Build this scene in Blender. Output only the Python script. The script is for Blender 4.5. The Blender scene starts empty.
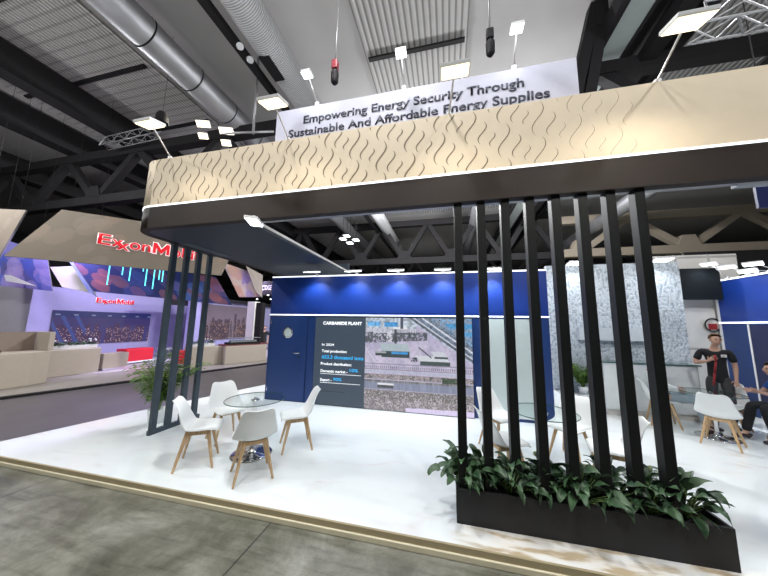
import bpy, bmesh, math, random
import numpy as np
from mathutils import Vector, Matrix
PI = math.pi
D = bpy.data
S = bpy.context.scene
COL = S.collection
H = 1.8                       # eye height above the raised stand floor (z = 0); the hall floor is z = -0.1
HF = -0.1
FL = 271.87
YAW, PITCH, ROLL = -0.23262, 0.13473, 0.01685

# ------------------------------------------------------------------ camera
cy, sy, cp, sp, cr, sr = math.cos(YAW), math.sin(YAW), math.cos(PITCH), math.sin(PITCH), math.cos(ROLL), math.sin(ROLL)
cF = Vector((sy*cp, cy*cp, sp)); cR0 = Vector((cy, -sy, 0)); cU0 = cR0.cross(cF)
cR = cr*cR0 + sr*cU0; cU = -sr*cR0 + cr*cU0
cam = D.objects.new('camera', D.cameras.new('camera')); COL.objects.link(cam)
cam.matrix_world = Matrix(((cR.x, cU.x, -cF.x, 0), (cR.y, cU.y, -cF.y, 0), (cR.z, cU.z, -cF.z, H), (0, 0, 0, 1)))
cam.data.sensor_width = 36; cam.data.lens = FL*36/768; cam.data.clip_start = 0.05; cam.data.clip_end = 300
S.camera = cam

def ray(px, py): return cR*((px-384)/FL) - cU*((py-288)/FL) + cF
def at(px, py, x=None, y=None, z=None):
    d = ray(px, py)
    t = x/d.x if x is not None else (y/d.y if y is not None else (z-H)/d.z)
    return d*t + Vector((0, 0, H))
def atp(px, py, P0, n):
    d = ray(px, py); o = Vector((0, 0, H)); t = (Vector(P0)-o).dot(n)/d.dot(n); return o+d*t

# ------------------------------------------------------------------ materials
def mat(name, col, rough=.5, metal=0, emit=None, es=0, noise=None, bump=0, trans=0, alpha=1, spec=None, coat=0):
    m = D.materials.new(name); m.use_nodes = True; nt = m.node_tree; b = nt.nodes['Principled BSDF']
    b.inputs['Base Color'].default_value = (*col, 1); b.inputs['Roughness'].default_value = rough; b.inputs['Metallic'].default_value = metal
    if spec is not None: b.inputs['Specular IOR Level'].default_value = spec
    if emit: b.inputs['Emission Color'].default_value = (*emit, 1); b.inputs['Emission Strength'].default_value = es
    if trans: b.inputs['Transmission Weight'].default_value = trans
    if coat: b.inputs['Coat Weight'].default_value = coat
    if alpha < 1: b.inputs['Alpha'].default_value = alpha
    sc, amt = noise if noise else (6, .06)
    if True:
        tc = nt.nodes.new('ShaderNodeTexCoord'); n = nt.nodes.new('ShaderNodeTexNoise'); n.inputs['Scale'].default_value = sc; n.inputs['Detail'].default_value = 5
        nt.links.new(tc.outputs['Object'], n.inputs['Vector'])
        mx = nt.nodes.new('ShaderNodeMix'); mx.data_type = 'RGBA'
        mx.inputs[6].default_value = (*[c*(1-amt) for c in col], 1); mx.inputs[7].default_value = (*[min(1, c*(1+amt)) for c in col], 1)
        nt.links.new(n.outputs['Fac'], mx.inputs[0]); nt.links.new(mx.outputs[2], b.inputs['Base Color'])
        if bump:
            bp = nt.nodes.new('ShaderNodeBump'); bp.inputs['Strength'].default_value = bump; bp.inputs['Distance'].default_value = .01
            nt.links.new(n.outputs['Fac'], bp.inputs['Height']); nt.links.new(bp.outputs['Normal'], b.inputs['Normal'])
    return m

def node_mat(name):
    m = D.materials.new(name); m.use_nodes = True
    return m, m.node_tree, m.node_tree.nodes['Principled BSDF']

def ramp(nt, fac, stops):
    r = nt.nodes.new('ShaderNodeValToRGB')
    while len(r.color_ramp.elements) < len(stops): r.color_ramp.elements.new(.5)
    for e, (p, c) in zip(r.color_ramp.elements, stops): e.position = p; e.color = (*c, 1)
    nt.links.new(fac, r.inputs['Fac']); return r.outputs['Color']

def concrete():
    m, nt, b = node_mat('polished_concrete')
    tc = nt.nodes.new('ShaderNodeTexCoord')
    n = nt.nodes.new('ShaderNodeTexNoise'); n.inputs['Scale'].default_value = 1.5; n.inputs['Detail'].default_value = 12; n.inputs['Roughness'].default_value = .74; n.inputs['Distortion'].default_value = .35
    nt.links.new(tc.outputs['Object'], n.inputs['Vector'])
    c = ramp(nt, n.outputs['Fac'], [(.3, (.065, .065, .048)), (.45, (.13, .13, .10)), (.56, (.20, .20, .165)), (.72, (.33, .33, .29))])
    # scratches
    mp = nt.nodes.new('ShaderNodeMapping'); mp.inputs['Scale'].default_value = (1, 7, 1); mp.inputs['Rotation'].default_value = (0, 0, .35)
    nt.links.new(tc.outputs['Object'], mp.inputs['Vector'])
    n2 = nt.nodes.new('ShaderNodeTexNoise'); n2.inputs['Scale'].default_value = 1.9; n2.inputs['Detail'].default_value = 12; n2.inputs['Roughness'].default_value = .7
    nt.links.new(mp.outputs[0], n2.inputs['Vector'])
    c2 = ramp(nt, n2.outputs['Fac'], [(.35, (.55, .54, .52)), (.5, (1, 1, 1)), (.7, (1.2, 1.2, 1.2))])
    mx = nt.nodes.new('ShaderNodeMix'); mx.data_type = 'RGBA'; mx.blend_type = 'MULTIPLY'; mx.inputs[0].default_value = .8
    nt.links.new(c, mx.inputs[6]); nt.links.new(c2, mx.inputs[7])
    # saw-cut joints every 3 m running into the hall
    sx = nt.nodes.new('ShaderNodeSeparateXYZ'); nt.links.new(tc.outputs['Object'], sx.inputs[0])
    def M(op, a, v=None, w=None):
        q = nt.nodes.new('ShaderNodeMath'); q.operation = op
        nt.links.new(a, q.inputs[0])
        if v is not None:
            if isinstance(v, (int, float)): q.inputs[1].default_value = v
            else: nt.links.new(v, q.inputs[1])
        return q.outputs[0]
    a = M('ADD', sx.outputs[0], 1.69+30); a = M('MODULO', a, 3.0); a = M('LESS_THAN', a, .012)
    mx2 = nt.nodes.new('ShaderNodeMix'); mx2.data_type = 'RGBA'; mx2.inputs[7].default_value = (.02, .02, .02, 1)
    nt.links.new(a, mx2.inputs[0]); nt.links.new(mx.outputs[2], mx2.inputs[6]); nt.links.new(mx2.outputs[2], b.inputs['Base Color'])
    r = nt.nodes.new('ShaderNodeMapRange'); r.inputs[3].default_value = .22; r.inputs[4].default_value = .5
    nt.links.new(n2.outputs['Fac'], r.inputs[0]); nt.links.new(r.outputs[0], b.inputs['Roughness'])
    return m

def marble():
    m, nt, b = node_mat('glossy_white_marble_vinyl')
    tc = nt.nodes.new('ShaderNodeTexCoord')
    mp = nt.nodes.new('ShaderNodeMapping'); mp.inputs['Rotation'].default_value = (0, 0, -.5); mp.inputs['Scale'].default_value = (1, 2.6, 1)
    nt.links.new(tc.outputs['Object'], mp.inputs['Vector'])
    n = nt.nodes.new('ShaderNodeTexNoise'); n.inputs['Scale'].default_value = 1.3; n.inputs['Detail'].default_value = 8; n.inputs['Distortion'].default_value = 1.2
    nt.links.new(mp.outputs[0], n.inputs['Vector'])
    c = ramp(nt, n.outputs['Fac'], [(.20, (.66, .62, .56)), (.30, (.76, .77, .76)), (.42, (.80, .845, .85)), (.7, (.82, .87, .875))])
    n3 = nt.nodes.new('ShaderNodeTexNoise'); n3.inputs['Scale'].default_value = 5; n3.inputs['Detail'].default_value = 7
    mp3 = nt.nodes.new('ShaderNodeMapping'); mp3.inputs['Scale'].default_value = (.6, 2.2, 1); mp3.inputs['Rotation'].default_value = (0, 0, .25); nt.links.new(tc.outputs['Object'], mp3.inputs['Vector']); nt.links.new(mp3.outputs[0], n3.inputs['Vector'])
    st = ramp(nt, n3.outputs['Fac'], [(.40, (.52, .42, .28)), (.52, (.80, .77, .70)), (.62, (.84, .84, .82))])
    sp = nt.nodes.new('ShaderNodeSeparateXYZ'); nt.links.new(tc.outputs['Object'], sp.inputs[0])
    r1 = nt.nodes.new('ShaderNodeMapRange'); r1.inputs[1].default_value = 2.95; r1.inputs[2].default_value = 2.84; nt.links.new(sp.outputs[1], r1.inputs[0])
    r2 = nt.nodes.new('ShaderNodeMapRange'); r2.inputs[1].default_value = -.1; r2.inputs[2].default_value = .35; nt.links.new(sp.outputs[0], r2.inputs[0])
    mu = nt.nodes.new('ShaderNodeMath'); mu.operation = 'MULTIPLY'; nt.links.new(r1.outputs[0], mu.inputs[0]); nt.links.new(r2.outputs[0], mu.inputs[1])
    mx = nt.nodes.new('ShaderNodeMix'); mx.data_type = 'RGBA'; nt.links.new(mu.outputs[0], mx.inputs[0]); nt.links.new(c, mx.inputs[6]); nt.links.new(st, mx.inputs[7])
    nt.links.new(mx.outputs[2], b.inputs['Base Color']); b.inputs['Roughness'].default_value = .09; b.inputs['Specular IOR Level'].default_value = .6
    return m

def stripes(name, c1, c2, freq, axis=0, bump=.6, rough=.7, brick=False):
    m, nt, b = node_mat(name)
    tc = nt.nodes.new('ShaderNodeTexCoord')
    w = nt.nodes.new('ShaderNodeTexWave'); w.bands_direction = 'XYZ'[axis]; w.inputs['Scale'].default_value = freq; w.inputs['Distortion'].default_value = 0
    nt.links.new(tc.outputs['Object'], w.inputs['Vector'])
    c = ramp(nt, w.outputs['Fac'], [(.12, c1), (.35, c2)])
    out = c
    if brick:
        w2 = nt.nodes.new('ShaderNodeTexWave'); w2.bands_direction = 'Y'; w2.inputs['Scale'].default_value = 1.2; nt.links.new(tc.outputs['Object'], w2.inputs['Vector'])
        c3 = ramp(nt, w2.outputs['Fac'], [(.05, (.7, .7, .7)), (.2, (1, 1, 1))])
        mx = nt.nodes.new('ShaderNodeMix'); mx.data_type = 'RGBA'; mx.blend_type = 'MULTIPLY'; mx.inputs[0].default_value = 1
        nt.links.new(c, mx.inputs[6]); nt.links.new(c3, mx.inputs[7]); out = mx.outputs[2]
    nt.links.new(out, b.inputs['Base Color']); b.inputs['Roughness'].default_value = rough
    bp = nt.nodes.new('ShaderNodeBump'); bp.inputs['Strength'].default_value = bump; bp.inputs['Distance'].default_value = .05
    nt.links.new(w.outputs['Fac'], bp.inputs['Height']); nt.links.new(bp.outputs['Normal'], b.inputs['Normal'])
    return m

def relief_white():
    m, nt, b = node_mat('white_relief_panel')
    tc = nt.nodes.new('ShaderNodeTexCoord')
    mp = nt.nodes.new('ShaderNodeMapping'); mp.inputs['Scale'].default_value = (1.5, 1, 1)
    nt.links.new(tc.outputs['Object'], mp.inputs['Vector'])
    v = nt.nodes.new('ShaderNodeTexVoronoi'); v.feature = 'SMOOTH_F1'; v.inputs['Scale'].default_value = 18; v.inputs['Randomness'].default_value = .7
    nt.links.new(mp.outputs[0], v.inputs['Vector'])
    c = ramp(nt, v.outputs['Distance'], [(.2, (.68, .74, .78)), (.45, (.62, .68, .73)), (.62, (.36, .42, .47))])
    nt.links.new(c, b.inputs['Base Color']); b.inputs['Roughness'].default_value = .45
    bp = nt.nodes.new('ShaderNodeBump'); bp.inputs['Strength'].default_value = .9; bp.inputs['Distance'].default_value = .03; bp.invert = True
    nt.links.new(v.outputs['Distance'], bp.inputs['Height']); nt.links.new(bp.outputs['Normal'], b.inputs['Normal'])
    return m

def wood():
    m, nt, b = node_mat('pale_beech_wood')
    tc = nt.nodes.new('ShaderNodeTexCoord')
    mp = nt.nodes.new('ShaderNodeMapping'); mp.inputs['Scale'].default_value = (30, 30, 3)
    nt.links.new(tc.outputs['Object'], mp.inputs['Vector'])
    n = nt.nodes.new('ShaderNodeTexNoise'); n.inputs['Scale'].default_value = 2; n.inputs['Detail'].default_value = 4
    nt.links.new(mp.outputs[0], n.inputs['Vector'])
    c = ramp(nt, n.outputs['Fac'], [(.3, (.40, .25, .12)), (.7, (.62, .43, .24))])
    nt.links.new(c, b.inputs['Base Color']); b.inputs['Roughness'].default_value = .45
    return m

def glass(name, tint=(.93, .97, .965)):
    m = D.materials.new(name); m.use_nodes = True; nt = m.node_tree; nt.nodes.remove(nt.nodes['Principled BSDF'])
    o = nt.nodes['Material Output']; t = nt.nodes.new('ShaderNodeBsdfTransparent'); t.inputs[0].default_value = (*tint, 1)
    g = nt.nodes.new('ShaderNodeBsdfGlossy'); g.inputs['Roughness'].default_value = .02
    f0 = nt.nodes.new('ShaderNodeLayerWeight'); f0.inputs[0].default_value = .5; f = nt.nodes.new('ShaderNodeMath'); f.operation = 'POWER'; f.inputs[1].default_value = 7; mx = nt.nodes.new('ShaderNodeMixShader')
    nt.links.new(f0.outputs['Facing'], f.inputs[0]); nt.links.new(f.outputs[0], mx.inputs[0]); nt.links.new(t.outputs[0], mx.inputs[1]); nt.links.new(g.outputs[0], mx.inputs[2]); nt.links.new(mx.outputs[0], o.inputs[0])
    return m

def paint_mat(name, strength):
    m, nt, b = node_mat(name)
    a = nt.nodes.new('ShaderNodeVertexColor'); a.layer_name = 'Col'
    b.inputs['Base Color'].default_value = (.02, .02, .02, 1); b.inputs['Roughness'].default_value = .35
    nt.links.new(a.outputs['Color'], b.inputs['Emission Color']); b.inputs['Emission Strength'].default_value = strength
    return m

def cloth_paint(name):
    m, nt, b = node_mat(name)
    a = nt.nodes.new('ShaderNodeVertexColor'); a.layer_name = 'Col'
    nt.links.new(a.outputs['Color'], b.inputs['Base Color']); b.inputs['Roughness'].default_value = .8
    return m

def leaf_mat(name, c1, c2, rough=.35):
    m, nt, b = node_mat(name)
    tc = nt.nodes.new('ShaderNodeTexCoord'); n = nt.nodes.new('ShaderNodeTexNoise'); n.inputs['Scale'].default_value = 7; n.inputs['Detail'].default_value = 3
    nt.links.new(tc.outputs['Object'], n.inputs['Vector'])
    nt.links.new(ramp(nt, n.outputs['Fac'], [(.35, c1), (.7, c2)]), b.inputs['Base Color']); b.inputs['Roughness'].default_value = rough
    return m

M = dict(
    concrete=concrete(), marble=marble(), wood=wood(), relief=relief_white(),
    aisle=mat('aisle_dark_concrete', (.085, .077, .08), .42, noise=(1.5, .35)),
    booth_floor=mat('taupe_stand_floor', (.24, .22, .20), .4), inner_floor=mat('pale_stand_floor', (.62, .58, .62), .25),
    ceiling=mat('grey_ceiling_board', (.30, .29, .285), .8, noise=(.7, .12)),
    corr=stripes('corrugated_ceiling', (.14, .135, .13), (.33, .32, .31), 1.9),
    corr_brick=stripes('ribbed_ceiling_board', (.2, .19, .185), (.44, .42, .41), 2.6, brick=True),
    hallwall=mat('dark_hall_wall', (.05, .05, .055), .8),
    steel=mat('dark_painted_steel', (.014, .013, .014), .7, spec=.15),
    brownsteel=mat('warm_grey_painted_steel', (.26, .22, .17), .6),
    duct=mat('galvanised_duct', (.36, .36, .38), .48, .85, noise=(3, .2)),
    flex=stripes('ribbed_foil_duct', (.22, .22, .22), (.46, .46, .47), 6.5, axis=1, rough=.35),
    beige=mat('beige_fascia_fabric', (.72, .61, .45), .75),
    groove=mat('brown_pattern_line', (.19, .14, .08), .7),
    brown=mat('dark_brown_fascia_band', (.024, .018, .015), .6, spec=.2),
    soffit=mat('slate_soffit', (.022, .032, .045), .5, spec=.25),
    slate=mat('slate_grey_slat', (.05, .068, .085), .5, spec=.3),
    black=mat('black_slat', (.005, .006, .006), .5, spec=.25),
    led=mat('white_led_strip', (1, 1, 1), .5, emit=(.93, .97, 1), es=1.3),
    ledw=mat('warm_white_lamp_face', (1, 1, 1), .5, emit=(1, .84, .50), es=2.0),
    ledc=mat('cool_white_lamp_face', (1, 1, 1), .5, emit=(.93, .97, 1), es=6),
    lampbody=mat('white_lamp_housing', (.65, .65, .65), .4),
    banner=mat('white_banner_board', (.52, .52, .61), .6),
    ink=mat('dark_navy_lettering', (.02, .022, .04), .6),
    blue=mat('royal_blue_wall', (.007, .034, .22), .38, noise=(2, .04)),
    navy=mat('navy_wall', (.012, .042, .165), .4, noise=(2, .04)),
    deep=mat('deep_navy_panel', (.005, .01, .055), .4),
    deepgrey=mat('near_black_board', (.010, .013, .016), .6, spec=.15), jam=mat('door_gap', (.004, .012, .06), .6),
    chrome=mat('chrome', (.75, .75, .76), .12, 1),
    white=mat('white_plastic', (.80, .82, .81), .35, noise=(4, .02)),
    cushion=mat('white_leatherette', (.83, .85, .84), .5),
    whitepaint=mat('white_lacquer', (.78, .82, .83), .25),
    offwhite=mat('off_white_panel', (.70, .68, .64), .6),
    seam=mat('grey_panel_seam', (.42, .41, .40), .6),
    glass=glass('table_glass'), frosted=mat('frosted_pale_green_glass', (.58, .66, .65), .5, noise=(.8, .12)),
    edge=mat('green_glass_edge', (.05, .12, .1), .15),
    planter=mat('charcoal_planter', (.02, .02, .022), .55, spec=.3),
    soil=mat('dark_soil', (.03, .02, .015), .95),
    khaki=mat('khaki_edge_strip', (.36, .30, .18), .6), cream=mat('cream_skirting', (.66, .60, .43), .6),
    leaf=leaf_mat('deep_green_leaf', (.014, .045, .018), (.075, .14, .065), .42),
    leaf2=leaf_mat('palm_green_leaf', (.05, .14, .02), (.2, .33, .06), .5),
    stem=mat('green_stem', (.12, .2, .05), .5), bud=mat('pale_green_bud', (.35, .42, .25), .5),
    slatepanel=mat('slate_screen', (.02, .02, .02), .4, emit=(.033, .052, .082), es=1),
    txtw=mat('white_screen_text', (.5, .5, .5), .5, emit=(.85, .88, .9), es=1), txtc=mat('cyan_screen_text', (.0, .1, .2), .5, emit=(.03, .36, .72), es=1),
    red=mat('bright_red_letter', (.60, .01, .02), .5, emit=(.9, .01, .02), es=.3, spec=.2), pinkwhite=mat('white_letter_halo', (.9, .85, .85), .5, emit=(1, .8, .85), es=.5),
    redseat=mat('red_upholstery', (.65, .01, .03), .6), lilac=mat('white_wall_lilac_light', (.30, .29, .48), .6), greywall=mat('grey_side_wall', (.28, .27, .31), .6),  # lilac: whitish wall with the violet light put into its colour
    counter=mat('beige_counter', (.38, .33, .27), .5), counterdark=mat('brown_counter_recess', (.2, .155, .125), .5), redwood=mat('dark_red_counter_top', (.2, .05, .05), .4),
    signbeige=cloth_paint('beige_sign_fabric'), cyan=mat('cyan_light_tube', (.2, .8, .9), .4, emit=(.12, .85, .95), es=1.5),
    skin=mat('skin', (.55, .33, .24), .5), hair=mat('dark_hair', (.03, .02, .015), .7), fairhair=mat('short_brown_hair', (.16, .09, .05), .8),
    blackcloth=mat('black_cotton', (.010, .011, .014), .85), charcoal=mat('charcoal_cloth', (.045, .046, .05), .85), greyjean=mat('grey_denim', (.24, .30, .34), .85, noise=(8, .2)),
    bluecloth=mat('blue_cloth', (.012, .07, .30), .75), whitecloth=mat('white_cotton', (.75, .79, .78), .8), redstrap=mat('dark_red_strap', (.30, .015, .02), .6),
    shoe=mat('dark_shoe', (.03, .02, .02), .6), eye=mat('dark_eye', (.02, .015, .01), .3), lip=mat('lip', (.42, .16, .13), .5),
    hoistred=mat('red_hoist', (.16, .012, .02), .5), chain=mat('steel_chain', (.15, .15, .15), .5, .6), alu=mat('aluminium_truss', (.36, .36, .37), .4, .7), gold=mat('warm_white_dots', (.5, .4, .2), .5),
)

# ------------------------------------------------------------------ mesh helpers
class MB:
    def __init__(self): self.bm = bmesh.new()
    def box(self, lo, hi, mi=0, mtx=None):
        (x0, y0, z0), (x1, y1, z1) = lo, hi
        c = [Vector(p) for p in ((x0, y0, z0), (x1, y0, z0), (x1, y1, z0), (x0, y1, z0), (x0, y0, z1), (x1, y0, z1), (x1, y1, z1), (x0, y1, z1))]
        if mtx: c = [mtx @ p for p in c]
        return self.hexa(c, mi)
    def hexa(self, c, mi=0):
        v = [self.bm.verts.new(p) for p in c]
        for f in ((0, 3, 2, 1), (4, 5, 6, 7), (0, 1, 5, 4), (1, 2, 6, 5), (2, 3, 7, 6), (3, 0, 4, 7)):
            self.bm.faces.new([v[i] for i in f]).material_index = mi
        return self
    def prism(self, pts, off, mi=0):
        off = Vector(off); a = [self.bm.verts.new(Vector(p)) for p in pts]; b = [self.bm.verts.new(Vector(p)+off) for p in pts]
        n = len(pts); self.bm.faces.new(a).material_index = mi; self.bm.faces.new(b[::-1]).material_index = mi
        for i in range(n): self.bm.faces.new((a[i], b[i], b[(i+1) % n], a[(i+1) % n])).material_index = mi
        return self
    def bar(self, a, b, w, h=None, w2=None, up=(0, 0, 1), mi=0):
        a, b = Vector(a), Vector(b); h = h or w; k = (w2/w) if w2 else 1
        d = (b-a).normalized(); up = Vector(up)
        if abs(d.dot(up)) > .99: up = Vector((0, 1, 0))
        s = d.cross(up).normalized(); u = s.cross(d)
        c = [a-s*w/2-u*h/2, a+s*w/2-u*h/2, a+s*w/2+u*h/2, a-s*w/2+u*h/2, b-s*w*k/2-u*h*k/2, b+s*w*k/2-u*h*k/2, b+s*w*k/2+u*h*k/2, b-s*w*k/2+u*h*k/2]
        return self.hexa(c, mi)
    def tube(self, a, b, r, r2=None, n=14, cap=True, mi=0):
        a, b = Vector(a), Vector(b); r2 = r if r2 is None else r2; d = (b-a).normalized()
        u = d.orthogonal().normalized(); w = d.cross(u)
        A = [self.bm.verts.new(a+(u*math.cos(t)+w*math.sin(t))*r) for t in [2*PI*i/n for i in range(n)]]
        B = [self.bm.verts.new(b+(u*math.cos(t)+w*math.sin(t))*r2) for t in [2*PI*i/n for i in range(n)]]
        for i in range(n): f = self.bm.faces.new((A[i], A[(i+1) % n], B[(i+1) % n], B[i])); f.smooth = True; f.material_index = mi
        if cap: self.bm.faces.new(A[::-1]).material_index = mi; self.bm.faces.new(B).material_index = mi
        return self
    def path(self, pts, r, n=8, mi=0):
        for i in range(len(pts)-1): self.tube(pts[i], pts[i+1], r if not isinstance(r, list) else r[i], None if not isinstance(r, list) else r[i+1], n, True, mi)
        return self
    def lathe(self, prof, c=(0, 0, 0), n=32, mi=0):
        c = Vector(c); rings = []
        for r, z in prof:
            rings.append([self.bm.verts.new(c+Vector((max(r, 1e-4)*math.cos(2*PI*i/n), max(r, 1e-4)*math.sin(2*PI*i/n), z))) for i in range(n)])
        for a, b in zip(rings, rings[1:]):
            for i in range(n): f = self.bm.faces.new((a[i], a[(i+1) % n], b[(i+1) % n], b[i])); f.smooth = True; f.material_index = mi
        return self
    def ball(self, c, r, s=(1, 1, 1), n=10, mi=0):
        g = bmesh.ops.create_uvsphere(self.bm, u_segments=n+4, v_segments=n, radius=r)
        for v in g['verts']: v.co = Vector((v.co.x*s[0], v.co.y*s[1], v.co.z*s[2]))+Vector(c)
        for v in g['verts']:
            for f in v.link_faces: f.smooth = True; f.material_index = mi
        return self
    def build(self, name, m, parent=None, bevel=0, seg=2):
        me = D.meshes.new(name); bmesh.ops.recalc_face_normals(self.bm, faces=self.bm.faces); self.bm.to_mesh(me); self.bm.free()
        for x in (m if isinstance(m, (list, tuple)) else [m]): me.materials.append(M[x] if isinstance(x, str) else x)
        return link(name, me, parent, bevel, seg)

def link(name, me, parent=None, bevel=0, seg=2):
    o = D.objects.new(name, me); COL.objects.link(o)
    if parent: o.parent = parent
    if bevel:
        b = o.modifiers.new('bevel', 'BEVEL'); b.width = bevel; b.segments = seg; b.limit_method = 'ANGLE'; b.angle_limit = .6
    return o
def tag(o, label=None, cat=None, group=None, kind=None):
    if label: o['label'] = label
    if cat: o['category'] = cat
    if group: o['group'] = group
    if kind: o['kind'] = kind
    return o
def thing(name, label, cat, loc=(0, 0, 0), rz=0, group=None):
    o = D.objects.new(name, None); o.empty_display_size = .1; COL.objects.link(o); o.location = loc; o.rotation_euler = (0, 0, rz)
    return tag(o, label, cat, group)
def struct(o): o['kind'] = 'structure'; return o
def dup(root, loc, rz, label, group=None):
    r = root.copy(); COL.objects.link(r); r.location = loc; r.rotation_euler = (0, 0, rz); r['label'] = label
    if group: r['group'] = group
    for ch in list(root.children):
        c = ch.copy(); COL.objects.link(c); c.parent = r
        for g in list(ch.children):
            d = g.copy(); COL.objects.link(d); d.parent = c
    return r
def faceto(fx, fy): return math.atan2(-fx, fy)

def lettering(name, body, width, m, origin, right, up, parent, bold=0.0, shear=0.0, depth=.004, height=None, spacing=1.0):
    cu = D.curves.new(name, 'FONT'); cu.body = body; cu.size = 1; cu.extrude = 0; cu.offset = bold; cu.shear = shear; cu.space_character = spacing; cu.resolution_u = 3
    t = D.objects.new('tmp', cu); COL.objects.link(t); bpy.context.view_layer.update()
    me = D.meshes.new_from_object(t.evaluated_get(bpy.context.evaluated_depsgraph_get())); D.objects.remove(t)
    co = np.array([v.co for v in me.vertices]); x0, x1 = co[:, 0].min(), co[:, 0].max(); k = width/(x1-x0)
    ky = k if height is None else height/.73
    right = Vector(right).normalized(); up = Vector(up).normalized(); nrm = right.cross(up)
    for v in me.vertices: v.co = Vector(origin)+right*((v.co.x-x0)*k)+up*(v.co.y*ky)+nrm*depth
    me.materials.clear(); me.materials.append(M[m]); me.name = name
    if parent:
        mi = parent.matrix_basis.inverted()
        for v in me.vertices: v.co = mi @ v.co
    bm = bmesh.new(); bm.from_mesh(me)
    r = bmesh.ops.extrude_face_region(bm, geom=list(bm.faces)); d = nrm*(-depth*.8)
    if parent: d = parent.matrix_basis.to_3x3().inverted() @ d
    for e in r['geom']:
        if isinstance(e, bmesh.types.BMVert): e.co += d
    bm.to_mesh(me); bm.free()
    return link(name, me, parent)

def canvas(name, P00, ex, ey, nx, ny, fn, m, parent=None, thick=.03):
    """panel: P00 bottom-left, ex/ey full extents, colours fn(u,v)->rgb (linear) per cell; with a solid back."""
    ex, ey = Vector(ex), Vector(ey); nrm = ex.cross(ey).normalized()
    P00 = Vector(P00)
    vs = [P00+ex*(i/nx)+ey*(j/ny) for j in range(ny+1) for i in range(nx+1)]
    fs = [(j*(nx+1)+i, j*(nx+1)+i+1, (j+1)*(nx+1)+i+1, (j+1)*(nx+1)+i) for j in range(ny) for i in range(nx)]
    n0 = len(vs)
    back = [P00-nrm*thick, P00+ex-nrm*thick, P00+ex+ey-nrm*thick, P00+ey-nrm*thick]
    vs += back; c = [0, nx, (ny+1)*(nx+1)-1, ny*(nx+1)]
    ex2 = [(n0+3, n0+2, n0+1, n0)]
    for a in range(4):
        b = (a+1) % 4; ex2.append((c[a], n0+a, n0+b, c[b]))
    me = D.meshes.new(name); me.from_pydata([tuple(v) for v in vs], [], fs+ex2)
    ca = me.color_attributes.new('Col', 'FLOAT_COLOR', 'CORNER')
    arr = np.ones((len(me.loops), 4), np.float32)*.03; arr[:, 3] = 1
    U, V = np.meshgrid((np.arange(nx)+.5)/nx, (np.arange(ny)+.5)/ny)
    cols = fn(U, V).reshape(-1, 3)
    arr[:4*nx*ny, :3] = np.repeat(cols, 4, axis=0)
    ca.data.foreach_set('color', arr.ravel())
    me.materials.append(M[m] if isinstance(m, str) else m)
    return link(name, me, parent)

rs = np.random.RandomState(3)
def vnoise(U, V, fx, fy, seed=0):
    r = np.random.RandomState(seed); g = r.rand(int(fy)+3, int(fx)+3)
    x, y = U*fx, V*fy; i, j = x.astype(int), y.astype(int); a, b = x-i, y-j
    a = a*a*(3-2*a); b = b*b*(3-2*b)
    return (g[j, i]*(1-a)+g[j, i+1]*a)*(1-b)+(g[j+1, i]*(1-a)+g[j+1, i+1]*a)*b

# ------------------------------------------------------------------ the hall
def slab(name, lo, hi, m): return struct(MB().box(lo, hi).build(name, m))
slab('floor', (-40, -10, HF-.2), (32, 42, HF), 'concrete')
slab('ceiling', (-40, -10, 10.0), (32, 42, 10.2), 'ceiling')
slab('wall_back', (-40, 42, HF), (32, 42.3, 10), 'hallwall')
slab('wall_left', (-40.3, -10, HF), (-40, 42, 10), 'hallwall')
slab('wall_right', (32, -10, HF), (32.3, 42, 10), 'hallwall')
slab('wall_front', (-40, -10.3, HF), (32, -10, 10), 'hallwall')
tag(MB().prism([(-9.2, -9.8, HF), (-6.9, 2.0, HF), (-6.5, 3.5, HF), (-4.7, 9.5, HF), (-4.7, 14, HF), (-7.5, 14, HF), (-9.7, 6.77, HF), (-10.41, 4.5, HF), (-14, -9.8, HF)], (0, 0, .006)).build('aisle_floor', 'aisle'),
    'dark grey-brown aisle floor between the two stands', 'aisle floor')  # thin sheet over the concrete, darker than the hall floor
# raised stand floor
pl = [(-6.52, 2.61), (12, 2.61), (12, 13.0), (-3.9, 13.0), (-5.25, 7.4), (-6.13, 4.32)]
struct(MB().prism([(x, y, 0) for x, y in pl], (0, 0, HF+.001)).build('floor_stand', 'marble'))
sk = thing('floor_skirting', 'khaki and cream skirting strip along the front of the white stand floor', 'skirting', (0, 2.6, HF))
MB().box((-6.52, -.014, .052), (12, .009, .101)).build('upper_strip', 'khaki', sk)
MB().box((-6.52, -.03, .001), (12, .009, .05)).build('lower_strip', 'cream', sk, .006)

# ceiling: ribbed boards, beams, ducts, trusses
def ribbed(x0, x1, y0, y1, m, label, z=9.94):
    t = thing('ceiling_panel', label, 'ceiling panel', ((x0+x1)/2, (y0+y1)/2, z))
    w, d = (x1-x0)/2, (y1-y0)/2
    MB().box((-w, -d, 0), (w, d, .055)).build('ribbed_board', m, t)
    for yy in (-d+.2, -d*.33, d*.33): MB().box((-w*.95, yy, -.06), (w*.95, yy+.12, -.002)).build('cross_bar', 'steel', t)
ribbed(-15.2, -9.2, 3.2, 10.5, 'corr_brick', 'ribbed ceiling board left of the round smooth duct')
ribbed(-2.35, .65, 3.0, 9.0, 'corr', 'corrugated ceiling panel above the white banner')
ribbed(6.2, 12.6, 4.2, 11.5, 'corr', 'corrugated ceiling panel at the far upper right')
ribbed(-6.5, 5.5, 12.0, 19.0, 'corr', 'corrugated ceiling panel seen between canopy and blue wall')
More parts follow.
